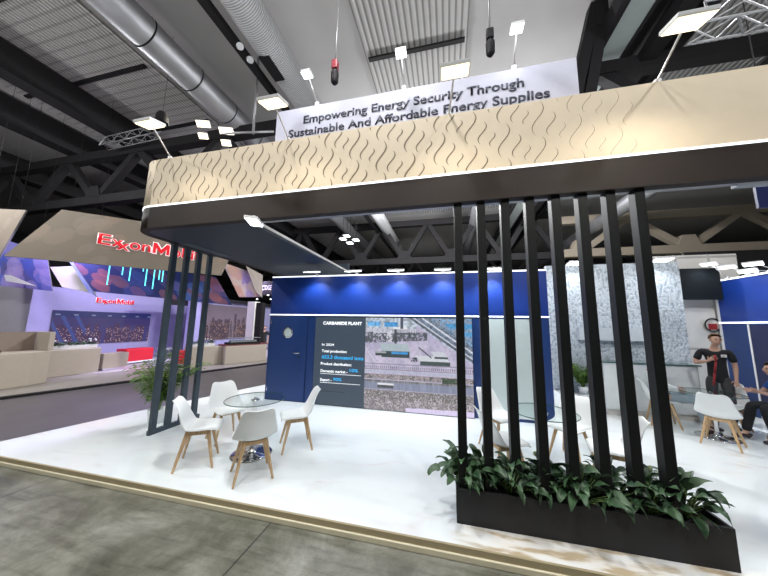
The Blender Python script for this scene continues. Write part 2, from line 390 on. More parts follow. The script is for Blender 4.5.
beams = [(-20.6, .7, 8.6, 9.6, 'leftmost dark roof beam along the hall'), (-15.9, .62, 8.95, 9.9, 'second dark roof beam along the hall, above the hanging sign'), (-12.8, .55, 9.0, 9.9, 'dark roof beam nearest the ribbed ceiling board'),
         (5.05, .35, 8.6, 9.6, 'dark roof beam right of the ribbed rectangular duct'), (6.0, .25, 9.2, 9.9, 'thin dark roof beam at upper right')]
for x, w, z0, z1, lab in beams:
    tag(MB().box((x-w/2, -3, z0), (x+w/2, 40, z1)).build('roof_beam', 'steel'), lab, 'beam')
def duct(x, z, r, y0, y1, label, m, rings=True):
    t = thing('air_duct', label, 'duct', (x, y0, z))
    MB().tube((0, 0, 0), (0, y1-y0, 0), r, n=28).build('duct_tube', m, t)
    if rings:
        k = 0; y = 1.0
        while y < 16: o = MB().lathe([(r+.025, -.02), (r+.025, .02)], n=28).build('collar', 'steel', t); o.location = (0, y, 0); o.rotation_euler = (PI/2, 0, 0); y += 1.35
duct(-7.45, 9.1, .40, -2, 40, 'smooth round galvanised duct at upper left', 'duct')
duct(-4.45, 9.0, .40, -2, 40, 'ribbed foil duct above the left end of the banner', 'flex', False)
dg = thing('duct_grille', 'dark slotted grille on the ribbed foil duct', 'grille', (-4.53, 5.6, 8.58)); MB().box((-.15, -.35, 0), (.15, .35, .07)).build('grille_plate', 'steel', dg)
t = thing('cable_tray', 'dark cable tray beside the ribbed foil duct', 'cable tray', (-5.15, 0, 8.75))
MB().box((-.08, -2, 0), (-.04, 40, .15)).build('side_rail', 'steel', t); MB().box((.06, -2, 0), (.10, 40, .15)).build('side_rail', 'steel', t); MB().box((-.08, -2, -.02), (.10, 40, 0)).build('tray_base', 'steel', t)
for i, yy in enumerate((4.9, 5.25)):
    s = thing('spotlight', ['small dark spotlight under the cable tray, the nearer one', 'small dark spotlight under the cable tray, the farther one'][i], 'spotlight', (-4.98, yy, 8.62))
    MB().tube((0, 0, 0), (.12, -.08, -.12), .07, .08).build('lamp_body', 'alu', s)
t = thing('air_duct', 'rectangular grey-green duct with dark edges right of the banner', 'duct', (4.2, -2, 8.85))
MB().box((-.27, 0, 0), (.27, 42, .5)).build('duct_box', mat('grey_green_duct', (.34, .38, .37), .5, .3), t)
MB().box((-.34, 0, -.04), (-.27, 42, .54)).build('edge_rail', 'steel', t); MB().box((.27, 0, -.04), (.34, 42, .54)).build('edge_rail', 'steel', t)
duct(9.2, 8.3, .38, 6, 40, 'pale duct crossing the roof truss at right', 'duct', False)
duct(1.9, 9.2, .34, 12, 40, 'duct seen through the gap above the blue wall', 'duct', False)

def truss(y, x0, x1, zb, zt, bay, w, m, label, ph=0):
    t = thing('roof_truss', label, 'truss', ((x0+x1)/2, y, zb)); ox = (x0+x1)/2
    MB().box((x0-ox, -w/2, 0), (x1-ox, w/2, w*1.1)).build('bottom_chord', m, t)
    MB().box((x0-ox, -w/2, zt-zb-w*1.1), (x1-ox, w/2, zt-zb)).build('top_chord', m, t)
    x = x0+ph; h = zt-zb; up = True
    while x+bay/2 < x1:
        a = (x-ox, 0, w*.6) if up else (x-ox, 0, h-w*.6); b = (x+bay/2-ox, 0, h-w*.6) if up else (x+bay/2-ox, 0, w*.6)
        MB().bar(a, b, w*.8, w*.8, up=(0, 1, 0)).build('diagonal', m, t)
        if up: MB().prism([(x-ox-w*1.3, -w*.55, w*1.0), (x-ox+w*1.3, -w*.55, w*1.0), (x-ox+w*.7, -w*.55, w*2.4), (x-ox-w*.7, -w*.55, w*2.4)], (0, w*1.1, 0)).build('gusset', m, t)
        x += bay/2; up = not up
truss(7.6, -30, 12.5, 6.45, 8.8, 4.0, .32, 'steel', 'dark steel roof truss above the left aisle and banner')
truss(19.6, -28, 7.2, 6.3, 9.6, 3.4, .4, 'steel', 'dark roof truss seen above the blue wall', 1.1)
truss(19.4, 7.3, 30, 6.3, 9.0, 5.6, .45, 'brownsteel', 'warm grey roof truss at right above the white panels', 1.0)
truss(31, -30, 28, 6.2, 9.4, 4.0, .4, 'steel', 'farthest dark roof truss', .4)

t = thing('steel_frame', 'thick black steel V-frame behind the right end of the banner', 'frame', at(590, 88, y=7.0))
q = [at(px, py, y=7.0)-t.location for px, py in ((574, 100), (597, -5), (588, 100), (600, 30), (612, 25), (622, -10))]
MB().bar(q[0], q[1], .26, .26, up=(0, 1, 0)).build('leg', 'steel', t); MB().bar(q[2], q[3], .24, .24, up=(0, 1, 0)).build('leg', 'steel', t); MB().bar(q[3], q[1], .3, .3, up=(0, 1, 0)).build('brace', 'steel', t)
def lattice(a, b, s, label, n=12):
    a, b = Vector(a), Vector(b); t = thing('lattice_truss', label, 'truss', a); d = b-a; L = d.length; u = d/L
    side = u.cross(Vector((0, 0, 1))).normalized()*s; upv = Vector((0, 0, s))
    c = [Vector(), side, side+upv, upv]
    for q in c: MB().tube(q, q+d, .016, n=6).build('chord', 'alu', t)
    mb = MB()
    for i in range(n):
        for k in range(4):
            p, q = c[k], c[(k+1) % 4]
            if i % 2: p, q = q, p
            mb.tube(p+d*(i/n), q+d*((i+1)/n), .012, n=5, cap=False)
    mb.build('lattice_web', 'alu', t)
p = at(688, 44, y=4.2)
lattice(p, p+Vector((5.5, 0, .03)), .3, 'thin aluminium lattice truss at upper right', 18)
p = at(108, 150, y=7.2)
lattice(p, p+Vector((2.6, 0, .1)), .3, 'short aluminium lattice truss hanging in front of the left roof truss', 8)

for (px, py, zz, lab) in ((335, 70, 5.9, 'chain hoist with red body hanging left of centre above the banner'), (490, 40, 5.9, 'chain hoist with dark bag hanging right of centre above the banner')):
    p = at(px, py, z=zz); t = thing('chain_hoist', lab, 'hoist', p)
    MB().path([(0, 0, .12), (.01, 0, 1.5), (0, 0, 10-p.z)], .014, 6).build('chain', 'chain', t)
    MB().box((-.05, -.05, 0), (.05, .05, .16)).build('hoist_body', 'hoistred' if px < 400 else 'steel', t, .015)
    MB().lathe([(.03, .0), (.065, -.05), (.06, -.22), (.03, -.26), (0, -.26)], n=12).build('chain_bag', 'steel', t)

# ------------------------------------------------------------------ lamps
def add_light(kind, loc, energy, col=(1, 1, 1), size=.3, to=None, angle=2.0, name='lamp_light', parent=None, blend=.7, spread=None):
    l = D.lights.new(name, kind); l.energy = energy; l.color = col
    if kind == 'AREA': l.shape = 'SQUARE'; l.size = size
    if kind == 'AREA' and spread: l.spread = spread
    if kind in ('POINT', 'SPOT'): l.shadow_soft_size = size
    if kind == 'SPOT': l.spot_size = angle; l.spot_blend = blend
    o = D.objects.new(name, l); COL.objects.link(o); o.location = loc
    if to is not None: o.rotation_euler = (Vector(to)-Vector(loc)).to_track_quat('-Z', 'Y').to_euler()
    return o

def floodlight(head, base, target, w, h, m, energy, col, label, group, angle=2.7):
    """flat LED flood on a thin arm: base = clamp point, head = lamp centre"""
    head, base, target = Vector(head), Vector(base), Vector(target)
    t = thing('floodlight', label, 'lamp', base, 0, group)
    d = (target-head).normalized(); q = d.to_track_quat('-Z', 'Y').to_matrix().to_4x4(); q.translation = head-base
    MB().box((-w/2, -h/2, .005), (w/2, h/2, .035), mtx=q).build('housing', 'lampbody', t, .004)
    MB().box((-w*.46, -h*.44, -.004), (w*.46, h*.44, .004), mtx=q).build('lamp_face', m, t)
    if (head-base).length > .1: MB().tube((0, 0, 0), head-base-d*.04, .009, n=8).build('arm', 'lampbody', t)
    MB().box((-.025, -.03, -.03), (.025, .03, .02)).build('clamp', 'lampbody', t, .004)
    lo = add_light('SPOT', head-base+d*.03, energy, col, .06, None, angle); lo.rotation_euler = d.to_track_quat('-Z', 'Y').to_euler(); lo.parent = t
    return t
W, C = (1, .90, .74), (.88, .94, 1)
FY = 2.86
for (hx, hy, bx, e, lab) in ((150, 125, 176, 20, 'floodlight on an arm at the left end of the beige fascia'), (273, 104, 290, 20, 'warm floodlight on an arm at the left end of the banner'),
                             (455, 72, 449, 20, 'warm floodlight on an arm in front of the banner lettering'), (688, 24, 661, 34, 'large warm floodlight on an arm right of the banner')):
    hd = at(hx, hy, y=2.12); b = Vector((at(bx, 120, y=2.9).x, 2.9, 4.19))
    floodlight(hd, b, (hd.x, hd.y+.13, hd.z-.5), .24, .18, 'ledw', e, W, lab, 'floodlights along the top of the beige fascia')
for (hx, hy, bx, lab) in ((307, 75, 318, 'small cool floodlight above the word Empowering'), (401, 54, 404, 'small cool floodlight above the middle of the banner'), (517, 29, 515, 'small cool floodlight above the right end of the banner')):
    hd = at(hx, hy, y=2.8); b = Vector((at(bx, 80, y=3.0).x, 3.03, 4.76))
    floodlight(hd, b, (hd.x, hd.y-.02, 4.6), .13, .11, 'ledc', 5, C, lab, 'floodlights above the banner')
# warm floodlight cluster on a hanging pole
t = thing('drop_pole', 'thin grey pole hanging from the ceiling left of the banner', 'pole', (-5.4, 6.1, 7.2))
MB().tube((0, 0, 0), (-.05, 0, 2.75), .035, n=10).build('pole_shaft', 'alu', t); MB().tube((-.9, -.2, 0), (.6, .1, .05), .03, n=10).build('cross_arm', 'alu', t)
for i, (hx, hy) in enumerate(((203, 124), (226, 131), (203, 136), (226, 143))):
    hd = at(hx, hy, y=6.0 if i < 2 else 6.6)
    floodlight(hd, hd+Vector((0, 0, .06)), hd+Vector((.3, -.9, -1)), .40 if i < 2 else .3, .2, 'ledw', 160, W,
               ['upper left', 'upper right', 'lower left', 'lower right'][i]+' floodlight of the four clustered left of the banner', 'four floodlights on the drop pole', 2.6)
# lamps along wall tops
for i, hx in enumerate((311.8, 353, 396, 442.7, 493.7)):
    hd = at(hx, 271.5-.018*(hx-353), y=5.62)
    floodlight(hd, (hd.x, 5.9, 2.965), (hd.x, 5.76, 2.2), .34, .24, 'ledc', 60, (.8, .9, 1), ['leftmost', 'second from left', 'third from left', 'fourth from left', 'fifth from left'][i]+' flat floodlight on top of the blue wall', 'floodlights on top of the blue wall', 2.1)
for i, (hx, hy) in enumerate(((661.7, 260.5), (576, 263.5))):
    hd = at(hx, hy, y=7.2); floodlight(hd, (hd.x, 7.5, 3.38), (hd.x, 7.1, 2.4), .34, .28, 'ledc', 20, C, ['floodlight at the right end of the white relief wall top', 'floodlight in the middle of the white relief wall top'][i], 'floodlights on the white relief wall')
for i, (hx, hy) in enumerate(((727, 267.5), (748, 271.7), (708.7, 264.5), (753, 264.5))):
    hd = at(hx, hy, x=5.95); floodlight(hd, (6.28, hd.y, 3.0), (5.9, hd.y-.05, 2.2), .26, .26, 'ledc', 10, (.8, .9, 1), ['flat floodlight second from the far end of the right blue wall', 'nearest flat floodlight over the right blue wall LED line', 'floodlight at the far end over the right blue wall', 'upper floodlight behind the nearest one over the right blue wall'][i], 'floodlights over the right blue wall')
hd = at(254, 222.5, z=3.05); floodlight(hd, hd+Vector((0, 0, .06)), hd+Vector((-.05, -.02, -1)), .28, .16, 'ledc', 60, C, 'recessed lamp under the left canopy corner', 'canopy lamps', 2.6)

# added high-bay lamps to brighten floor and ceiling, most hang above the frame
def added_highbay(x, y, z, e, label, col=(.97, .98, 1)):
    t = thing('hall_lamp', label, 'lamp', (x, y, z), 0, 'added high-bay lamps')
    MB().lathe([(.05, .35), (.08, .3), (.1, .2), (.27, .06), (.3, 0)], n=20).build('lamp_shade', 'lampbody', t)
    MB().lathe([(0, .02), (.26, .02)], n=20).build('lamp_face', 'ledc', t)
    MB().tube((0, 0, .34), (0, 0, 9.92-z), .012, n=6).build('suspension', 'steel', t)
    l = add_light('POINT', (0, 0, -.12), e, col, .25); l.parent = t
HB = [(-1.5, -1.5, 'above the front left'), (3.5, -1.5, 'above the front right'), (-1.0, 2.2, 'above the stand tables'), (5.5, 2.6, 'above the far right group'), (-9, -1, 'above the left aisle front'), (3.4, 12.5, 'behind the white relief wall'), (-3.4, 13, 'behind the blue wall'), (-14, 3.5, 'above the neighbouring stand')]
for x, y, w in HB: added_highbay(x, y, 7.3 if y < 10 else 8.3, (560 if x > -5 else 950) if y < 10 else 3400, 'added high-bay lamp hanging '+w)
for i, (hx, hy) in enumerate(((343, 239), (350, 243), (356, 240), (347, 236))):
    p = at(hx, hy, y=16); t = thing('hall_lamp', ['left', 'lower', 'right', 'upper'][i]+' lamp of the four seen in the gap above the blue wall', 'lamp', p, 0, 'four lamps above the blue wall gap')
    MB().box((-.2, -.2, 0), (.2, .2, .08)).build('housing', 'steel', t); MB().box((-.18, -.21, -.02), (.18, .18, -.001)).build('lamp_face', 'ledc', t); MB().tube((0, 0, .08), (0, 0, 9.9-p.z), .012, n=6).build('suspension', 'steel', t)
for i, (hx, hy, yy) in enumerate(((117, 211, 13), (14, 245, 10), (211, 285, 20), (268, 295, 24), (262, 291, 24), (257, 299, 24), (271, 299, 22), (240, 262, 22))):
    p = at(hx, hy, y=yy); s = .15 if yy < 15 else .12
    t = thing('spotlight', 'distant white spotlight '+['just above the large hanging sign', 'at the far left between hanging signs', 'behind the grey slats', 'lower right of the outlined sign letters', 'lower middle of the outlined sign letters', 'lower left of the outlined sign letters', 'farthest right of the outlined sign letters', 'above the small slanted sign'][i], 'spotlight', p)
    MB().tube((0, 0, .12), (0, 0, 0), s*.8, s, n=14).build('lamp_body', 'steel', t); MB().ball((0, 0, 0), s*.85, (1, 1, .5)).build('lamp_face', 'ledc', t)
    MB().tube((0, 0, .12), (0, 0, 9.9-p.z), .01, n=5).build('suspension', 'steel', t)

# ------------------------------------------------------------------ canopy
def smooth_corner(x0, y0, r, n=10):
    return [(x0+r-r*math.cos(a), y0+r-r*math.sin(a)) for a in [PI/2*i/n for i in range(n+1)]]
CX0 = -4.58; RC = .40
front = [(x, y) for x, y in [(CX0, 6.75)]] + smooth_corner(CX0, FY, RC) + [(7.5, FY)]
def extr(name, path, z0, z1, off, th, m, parent):
    """band following path (outer side), thickness th inwards"""
    out, inn = [], []
    for i, (x, y) in enumerate(path):
        a = Vector(path[max(i-1, 0)]); b = Vector(path[min(i+1, len(path)-1)]); d = (b-a).normalized(); n = Vector((d.y, -d.x))   # outward: left/front
        out.append(Vector((x, y))+n*off); inn.append(Vector((x, y))-n*(th-off))
    mb = MB(); bm = mb.bm
    A = [[bm.verts.new((p.x, p.y, z)) for p in L] for L, z in ((out, z0), (out, z1), (inn, z1), (inn, z0))]
    for i in range(len(path)-1):
        for k in range(4): f = bm.faces.new((A[k][i], A[k][i+1], A[(k+1) % 4][i+1], A[(k+1) % 4][i])); f.smooth = (1 <= i <= 10 and k in (0, 2))
    bm.faces.new([A[k][0] for k in range(4)]); bm.faces.new([A[k][-1] for k in range(4)])
    return mb.build(name, m, parent)
cn = thing('canopy', 'L-shaped overhead canopy with patterned beige fascia and dark brown lower band', 'canopy', (0, 0, 0))
fas = extr('fascia', front, 3.45, 4.165, 0, .10, ['beige', 'groove'], cn)
extr('led_strip', front, 3.430, 3.45, .006, .05, 'led', cn)
extr('lower_band', front, 3.118, 3.430, -.002, .10, 'brown', cn)
MB().box((-4.5, 6.65, 3.175), (-2.56, 6.75, 3.4)).build('rear_edge', 'soffit', cn)
# wave pattern on fascia (follows the fascia round the corner)
def pathpt(path, s):
    for i in range(len(path)-1):
        a, b = Vector(path[i]), Vector(path[i+1]); L = (b-a).length
        if s <= L: d = (b-a)/L; return a+d*s, Vector((-(-d.y), -d.x)) if False else Vector((d.y, -d.x))
        s -= L
    return Vector(path[-1]), Vector((0, -1))
def waves():
    bm = bmesh.new(); L0 = 6.75-FY-RC; z0, z1 = 3.455, 4.16
    def ribbon(s0, zc, h, amp, w):
        n = 12; prev = None
        for i in range(n+1):
            t = i/n; z = zc-h/2+h*t; s = s0+amp*math.sin((t-.5)*PI*1.65); ww = w*math.sin(PI*min(max(t, .03), .97))**.6
            if z < z0 or z > z1: prev = None; continue
            pts = []
            for e in (-1, 1):
                p, nn = pathpt(front, s+e*ww/2); pts.append(bm.verts.new((p.x+nn.x*.0015*SG, p.y+nn.y*.0015*SG, z)))
            if prev: f = bm.faces.new((prev[0], prev[1], pts[1], pts[0]))
            prev = pts
    SG = 1
    s = L0-3.3; k = 0
    while s < L0+6.62:
        zc = 3.36+(k % 2)*.20
        th = .023 if s < L0+4.6 else .023*max(.2, (L0+6.6-s)/2.0)  # lines thin out to the right, lamp glare put into their width
        for r in range(-1, 3):
            zz = zc+r*.40
            ribbon(s, zz, .38, .060, th); ribbon(s+.12, zz-.08, .26, .045, th*.9); ribbon(s-.115, zz+.03, .16, .030, th*.9)
        s += .335; k += 1
    me = D.meshes.new('wave_relief'); bm.to_mesh(me); bm.free(); me.materials.append(M['groove'])
    return link('wave_pattern', me, fas)
waves()
# soffits
sof = MB().prism([(CX0+.09, 6.75, 3.125)]+[(x, y, 3.125) for x, y in smooth_corner(CX0+.09, FY+.09, RC-.08)]+[(-2.55, FY+.09, 3.125), (-2.55, 6.75, 3.125)], (0, 0, .05)).build('left_soffit', 'soffit', cn)
MB().box((-2.56, FY+.1, 3.15), (-2.53, 6.75, 3.19)).build('soffit_edge_tube', 'seam', cn)
MB().box((-2.55, FY+.1, 3.12), (7.5, FY+.16, 3.15)).build('rear_frame', 'alu', cn)
MB().box((2.62, FY+.16, 3.125), (7.5, FY+.24, 3.17)).build('right_soffit', mat('pale_soffit', (.35, .37, .4), .5), cn)

# banner
bn = thing('banner_board', 'white banner with two lines of dark lettering above the fascia', 'banner', (0, 3.0, 4.16))
MB().box((-2.29, 0, 0), (1.40, .04, .565)).build('board', 'banner', bn)
for i, (txt, a, b) in enumerate((('Empowering Energy Security Through', (303.5, 124.5), (524, 84)), ('Sustainable And Affordable Energy Supplies', (288.5, 136), (550, 95)))):
    A, B = at(*a, y=3.0), at(*b, y=3.0); z = (A.z+B.z)/2
    lettering('lettering', txt, B.x-A.x, 'ink', (A.x, 2.999, 4.480 if i == 0 else 4.30), (1, 0, 0), (0, 0, 1), bn, bold=.022, height=.118, depth=.004)

# ------------------------------------------------------------------ slat screens and planter
SY = 2.95
sc = thing('slat_screen', 'row of eight tall black slats rising from the charcoal planter to the canopy', 'slat screen', (0, SY, 0))
for i in range(8):
    x = .118+i*(1.775-.118)/7
    MB().box((x-.041, -.05, .04), (x+.041, .05, 3.117)).build('slat', 'black', sc, .003)
MB().box((.02, -.045, 3.05), (1.9, .05, 3.0505)).build('top_rail', 'black', sc) if False else None
pt = thing('planter', 'long low charcoal planter box under the black slats', 'planter', (1.08, 2.99, 0))
mb = MB(); mb.box((-1.03, -.13, 0), (1.03, -.11, .3)); mb.box((-1.03, .13, 0), (1.03, .15, .3)); mb.box((-1.03, -.11, 0), (-1.01, .13, .3)); mb.box((1.01, -.11, 0), (1.03, .13, .3)); mb.box((-1.01, -.11, 0), (1.01, .13, .03))
mb.build('planter_box', 'planter', pt, .002)
MB().box((-1.008, -.108, .2), (1.008, .128, .24)).build('soil', 'soil', pt)

def leaf_blade(bm, base, azim, L, wmax, pitch0, droop, rnd, twist=0):
    n = 8; p = Vector(base); ang = pitch0; rows = []
    h = Vector((math.cos(azim), math.sin(azim), 0)); side = Vector((-math.sin(azim), math.cos(azim), 0))
    for i in range(n+1):
        t = i/n; w = wmax*(math.sin(PI*min(1, t**.75))**.85)*(1-.25*t)+.001
        d = h*math.cos(ang)+Vector((0, 0, math.sin(ang))); nrm = Vector((0, 0, 1))*math.cos(ang)-h*math.sin(ang)
        s2 = (side*math.cos(twist)+nrm*math.sin(twist))
        wav = .006*math.sin(t*9+rnd.random())
        rows.append([bm.verts.new(p-s2*w+nrm*(w*.35+wav)), bm.verts.new(p.copy()), bm.verts.new(p+s2*w+nrm*(w*.35-wav))])
        p = p+d*(L/n); ang -= droop/n
    for a, b in zip(rows, rows[1:]):
        for k in range(2): f = bm.faces.new((a[k], a[k+1], b[k+1], b[k])); f.smooth = True
def lily(loc, seed, label, nl=24, size=1.0, lean=0):
    rnd = random.Random(seed); t = thing('peace_lily', label, 'plant', loc, 0, 'peace lilies in the charcoal planter')
    bm = bmesh.new(); st = MB()
    for i in range(nl):
        az = 2*PI*(i/nl)+rnd.uniform(-.3, .3) + lean
        up = rnd.uniform(.45, 1.5); hl = rnd.uniform(.08, .24)*size
        h = Vector((math.cos(az), math.sin(az), 0)); top = h*hl*math.cos(up)*.9+Vector((0, 0, hl*math.sin(up)+.03))
        mid = top*.5+Vector((0, 0, .02)); st.path([(h.x*.01, h.y*.01, 0), tuple(mid), tuple(top)], .0035, 5)
        leaf_blade(bm, top, az, rnd.uniform(.10, .18)*size, rnd.uniform(.022, .036)*size, up*.8, rnd.uniform(.5, 2.4), rnd, rnd.uniform(-1.0, 1.0))
    me = D.meshes.new('foliage'); bm.to_mesh(me); bm.free(); me.materials.append(M['leaf']); link('foliage', me, t)
    st.build('stems', 'stem', t)
    return t, rnd
PL = [(-.0, 2.99, 'at the left end'), (.30, 3.02, 'second from the left end'), (.55, 2.97, 'third from the left end'), (.85, 3.02, 'just left of the middle'), (1.10, 2.98, 'in the middle'), (1.37, 3.02, 'just right of the middle'), (1.63, 2.98, 'second from the right end'), (1.88, 3.0, 'at the right end')]
for i, (x, y, w) in enumerate(PL):
    t, rnd = lily((max(x, .12), y, .235), 40+i, 'green peace lily '+w+' of the charcoal planter', 58, 1.12 + (.12 if i in (0, 4, 7) else 0))
    if i in (3, 4, 5, 6):
        a = (rnd.uniform(-.08, .08), rnd.uniform(-.06, .0), rnd.uniform(.34, .42))
        MB().path([(0, 0, 0), (a[0]*.4, a[1]*.4, a[2]*.6), a], .003, 6).build('flower_stalk', 'stem', t)
        MB().ball(a, .016, (1, .8, 1.5)).build('bud', 'bud', t)

ls = thing('slat_screen', 'four slate grey slats on a floor rail carrying the left side of the canopy', 'slat screen', (-4.65, 4.0, 0))
for i in range(4):
    y = 3.66-4.0+i*.245
    MB().box((-.03, y-.045, .07), (.03, y+.045, 3.12)).build('slat', 'slate', ls, .003)
MB().box((-.03, -.40, 0), (.03, .50, .07)).build('floor_rail', 'slate', ls)
MB().box((-.031, -.40, 3.12), (.4, .50, 3.15)).build('top_bracket', 'slate', ls)

def palm(loc, label, pot_r, pot_h, fh, nf, seed, potm='whitepaint'):
    rnd = random.Random(seed); t = thing('potted_palm', label, 'plant', loc)
    MB().lathe([(0, 0), (pot_r*.78, 0), (pot_r, pot_h), (pot_r*.9, pot_h), (pot_r*.85, pot_h*.9), (0, pot_h*.9)], n=20).build('pot', potm, t)
    fo = bmesh.new(); st = MB()
    for i in range(nf):
        az = 2*PI*i/nf*1.618+rnd.uniform(-.3, .3); h = Vector((math.cos(az), math.sin(az), 0)); ln = fh*rnd.uniform(.75, 1.1); spread = rnd.uniform(.05, .5)
        pts = []; p = Vector((h.x*.03, h.y*.03, pot_h*.9)); a = PI/2-spread*.3
        for k in range(11):
            pts.append(p.copy()); p = p+(h*math.cos(a)+Vector((0, 0, math.sin(a))))*(ln/10); a -= spread*.26
        st.path([tuple(q) for q in pts], [.007-.0005*k for k in range(11)], 5)
        for k in range(3, 11):
            for sd in (-1, 1):
                for e in (0, .5):
                    q = pts[k-1].lerp(pts[k], e); leaf_blade(fo, q, az+sd*rnd.uniform(.7, 1.1), fh*.26*(1-.45*abs(k-7)/5), .015, rnd.uniform(.2, .6), 1.0, rnd)
    me = D.meshes.new('foliage'); fo.to_mesh(me); fo.free(); me.materials.append(M['leaf2']); link('foliage', me, t)
    st.build('stems', 'stem', t)
palm((-5.12, 4.08, 0), 'leafy palm in a white pot behind the four slate grey slats', .14, .24, 1.0, 22, 5)
palm((2.95, 7.27, .336), 'small palm in a white pot in front of the white relief wall', .10, .16, .55, 16, 9)

# ------------------------------------------------------------------ chairs and tables
def grid_mesh(rows):
    vs = [p for r in rows for p in r]; nx = len(rows[0])
    fs = [(j*nx+i, j*nx+i+1, (j+1)*nx+i+1, (j+1)*nx+i) for j in range(len(rows)-1) for i in range(nx-1)]
    return vs, fs
def interp(tab, t):
    n = len(tab)-1; x = t*n; i = min(int(x), n-1); f = x-i
    p0, p1, p2, p3 = tab[max(i-1, 0)], tab[i], tab[i+1], tab[min(i+2, n)]
    return [.5*((2*b)+(-a+c)*f+(2*a-5*b+4*c-d)*f*f+(-a+3*b-3*c+d)*f**3) for a, b, c, d in zip(p0, p1, p2, p3)]
PROF = [(.235, .425, .17, 0, 0), (.225, .452, .205, .004, 0), (.12, .452, .228, .022, 0), (0, .442, .238, .035, 0), (-.10, .44, .243, .05, .01), (-.165, .465, .243, .05, .05), (-.205, .54, .232, .02, .065), (-.228, .64, .208, 0, .05), (-.255, .735, .186, 0, .035), (-.288, .802, .160, .005, .02), (-.315, .828, .115, .0, .01)]
def shell_pt(u, t, inset=0):
    y, z, w, rise, fwd = interp(PROF, t); a = abs(u)
    zz = z+rise*a**2.2; 
    if t > .85: zz -= .016*math.cos(u*PI/2)*(t-.85)/.15
    return Vector((u*w, y+fwd*a**2, zz))
def make_chair(label):
    t = thing('tulip_chair', label, 'chair', (0, 0, 0), 0, 'white shell chairs with wooden legs')
    rows = [[shell_pt(-1+2*i/14, j/30) for i in range(15)] for j in range(31)]
    vs, fs = grid_mesh(rows); me = D.meshes.new('seat_shell'); me.from_pydata([tuple(v) for v in vs], [], fs); me.materials.append(M['white'])
    for p in me.polygons: p.use_smooth = True
    o = link('seat_shell', me, t); s = o.modifiers.new('thick', 'SOLIDIFY'); s.thickness = .012; s.offset = 1; b = o.modifiers.new('sub', 'SUBSURF'); b.levels = 1; b.render_levels = 1
    rows = []
    for j in range(11):
        r = []
        for i in range(13):
            u = -1+2*i/12; tt = .06+.36*j/10; p = shell_pt(u*.86, tt)
            e = min(1, (1-abs(u))*4)*min(1, min(j, 10-j)/2.0); p.z += .006+.022*e**.5; r.append(p)
        rows.append(r)
    vs, fs = grid_mesh(rows); me = D.meshes.new('cushion'); me.from_pydata([tuple(v) for v in vs], [], fs); me.materials.append(M['cushion'])
    for p in me.polygons: p.use_smooth = True
    link('cushion', me, t)
    f = MB()
    for sx in (-1, 1):
        f.bar((sx*.115, -.115, .405), (sx*.115, .115, .405), .026, .045); f.bar((-.115, sx*.115, .405), (.115, sx*.115, .405), .026, .045)
    f.bar((-.12, -.12, .43), (.12, .12, .43), .04, .012); f.bar((-.12, .12, .43), (.12, -.12, .43), .04, .012)
    f.build('leg_frame', 'wood', t, .004)
    for sx in (-1, 1):
        for sy in (-1, 1): MB().bar((sx*.112, sy*.112, .43), (sx*.205, sy*.205, .004), .042, .034, .022, up=(sx, -sy, 0)).build('leg', 'wood', t, .004)
    return t
CH = None
CG = 'white shell chairs with wooden legs'
def put_chair(x, y, fx, fy, label):
    global CH
    if CH is None: CH = make_chair(label); CH.location = (x, y, 0); CH.rotation_euler = (0, 0, faceto(fx, fy)); return CH
    return dup(CH, (x, y, 0), faceto(fx, fy), label)
TB = None
def put_table(x, y, label):
    global TB
    if TB: return dup(TB, (x, y, 0), 0, label)
    t = TB = thing('glass_table', label, 'table', (x, y, 0), 0, 'round glass pedestal tables')
    MB().tube((0, 0, .722), (0, 0, .734), .39, n=56).build('glass_top', 'glass', t)
    MB().lathe([(.391, .7225), (.3965, .7245), (.3965, .7315), (.391, .7335)], n=56).build('glass_rim', 'edge', t)
    MB().lathe([(0, .7345), (.028, .7345), (.028, .745), (0, .745)], n=20).build('top_cap', 'chrome', t)
    MB().lathe([(.028, .03), (.028, .66), (.05, .70), (.062, .721), (0, .721)], n=24).build('column', 'chrome', t)
    MB().lathe([(0, 0), (.265, 0), (.27, .008), (.25, .018), (.09, .032), (.045, .05), (.028, .09)], n=48).build('base_plate', 'chrome', t)
    return t
put_table(-2.68, 3.52, 'round glass table with chrome base between the four chairs at left')
put_table(1.17, 4.05, 'round glass table seen behind the black slats')
put_table(4.42, 6.08, 'round glass table by the seated people at right')
put_chair(-2.31, 3.06, -.70, .71, 'white shell chair in front of the left table, its back to the camera')
put_chair(-3.17, 3.12, .82, .57, 'white shell chair at the left of the left table, nearest the slate slats')
put_chair(-3.42, 3.84, .85, -.45, 'white shell chair behind the left table, facing the camera')
put_chair(-2.21, 3.87, -.80, -.60, 'white shell chair right of the left table, nearest the blue door')
put_chair(.62, 3.72, .85, .35, 'white shell chair near the second black slat, nearest the planter')
put_chair(.72, 4.68, .60, -.75, 'white shell chair far behind the third black slat, by the pale green panel')
put_chair(1.62, 4.50, -.6, -.6, 'white shell chair behind the fifth and sixth black slats')
put_chair(1.80, 3.80, -.9, .25, 'white shell chair behind the seventh black slat')
put_chair(4.20, 5.70, .70, .70, 'white shell chair nearest the camera at the right table')
put_chair(3.96, 6.55, .93, -.35, 'white shell chair under the person in grey jeans')
put_chair(4.98, 6.55, -.75, -.65, 'empty white shell chair behind the right table')
put_chair(5.38, 6.0, -.98, .1, 'white shell chair under the person in blue')

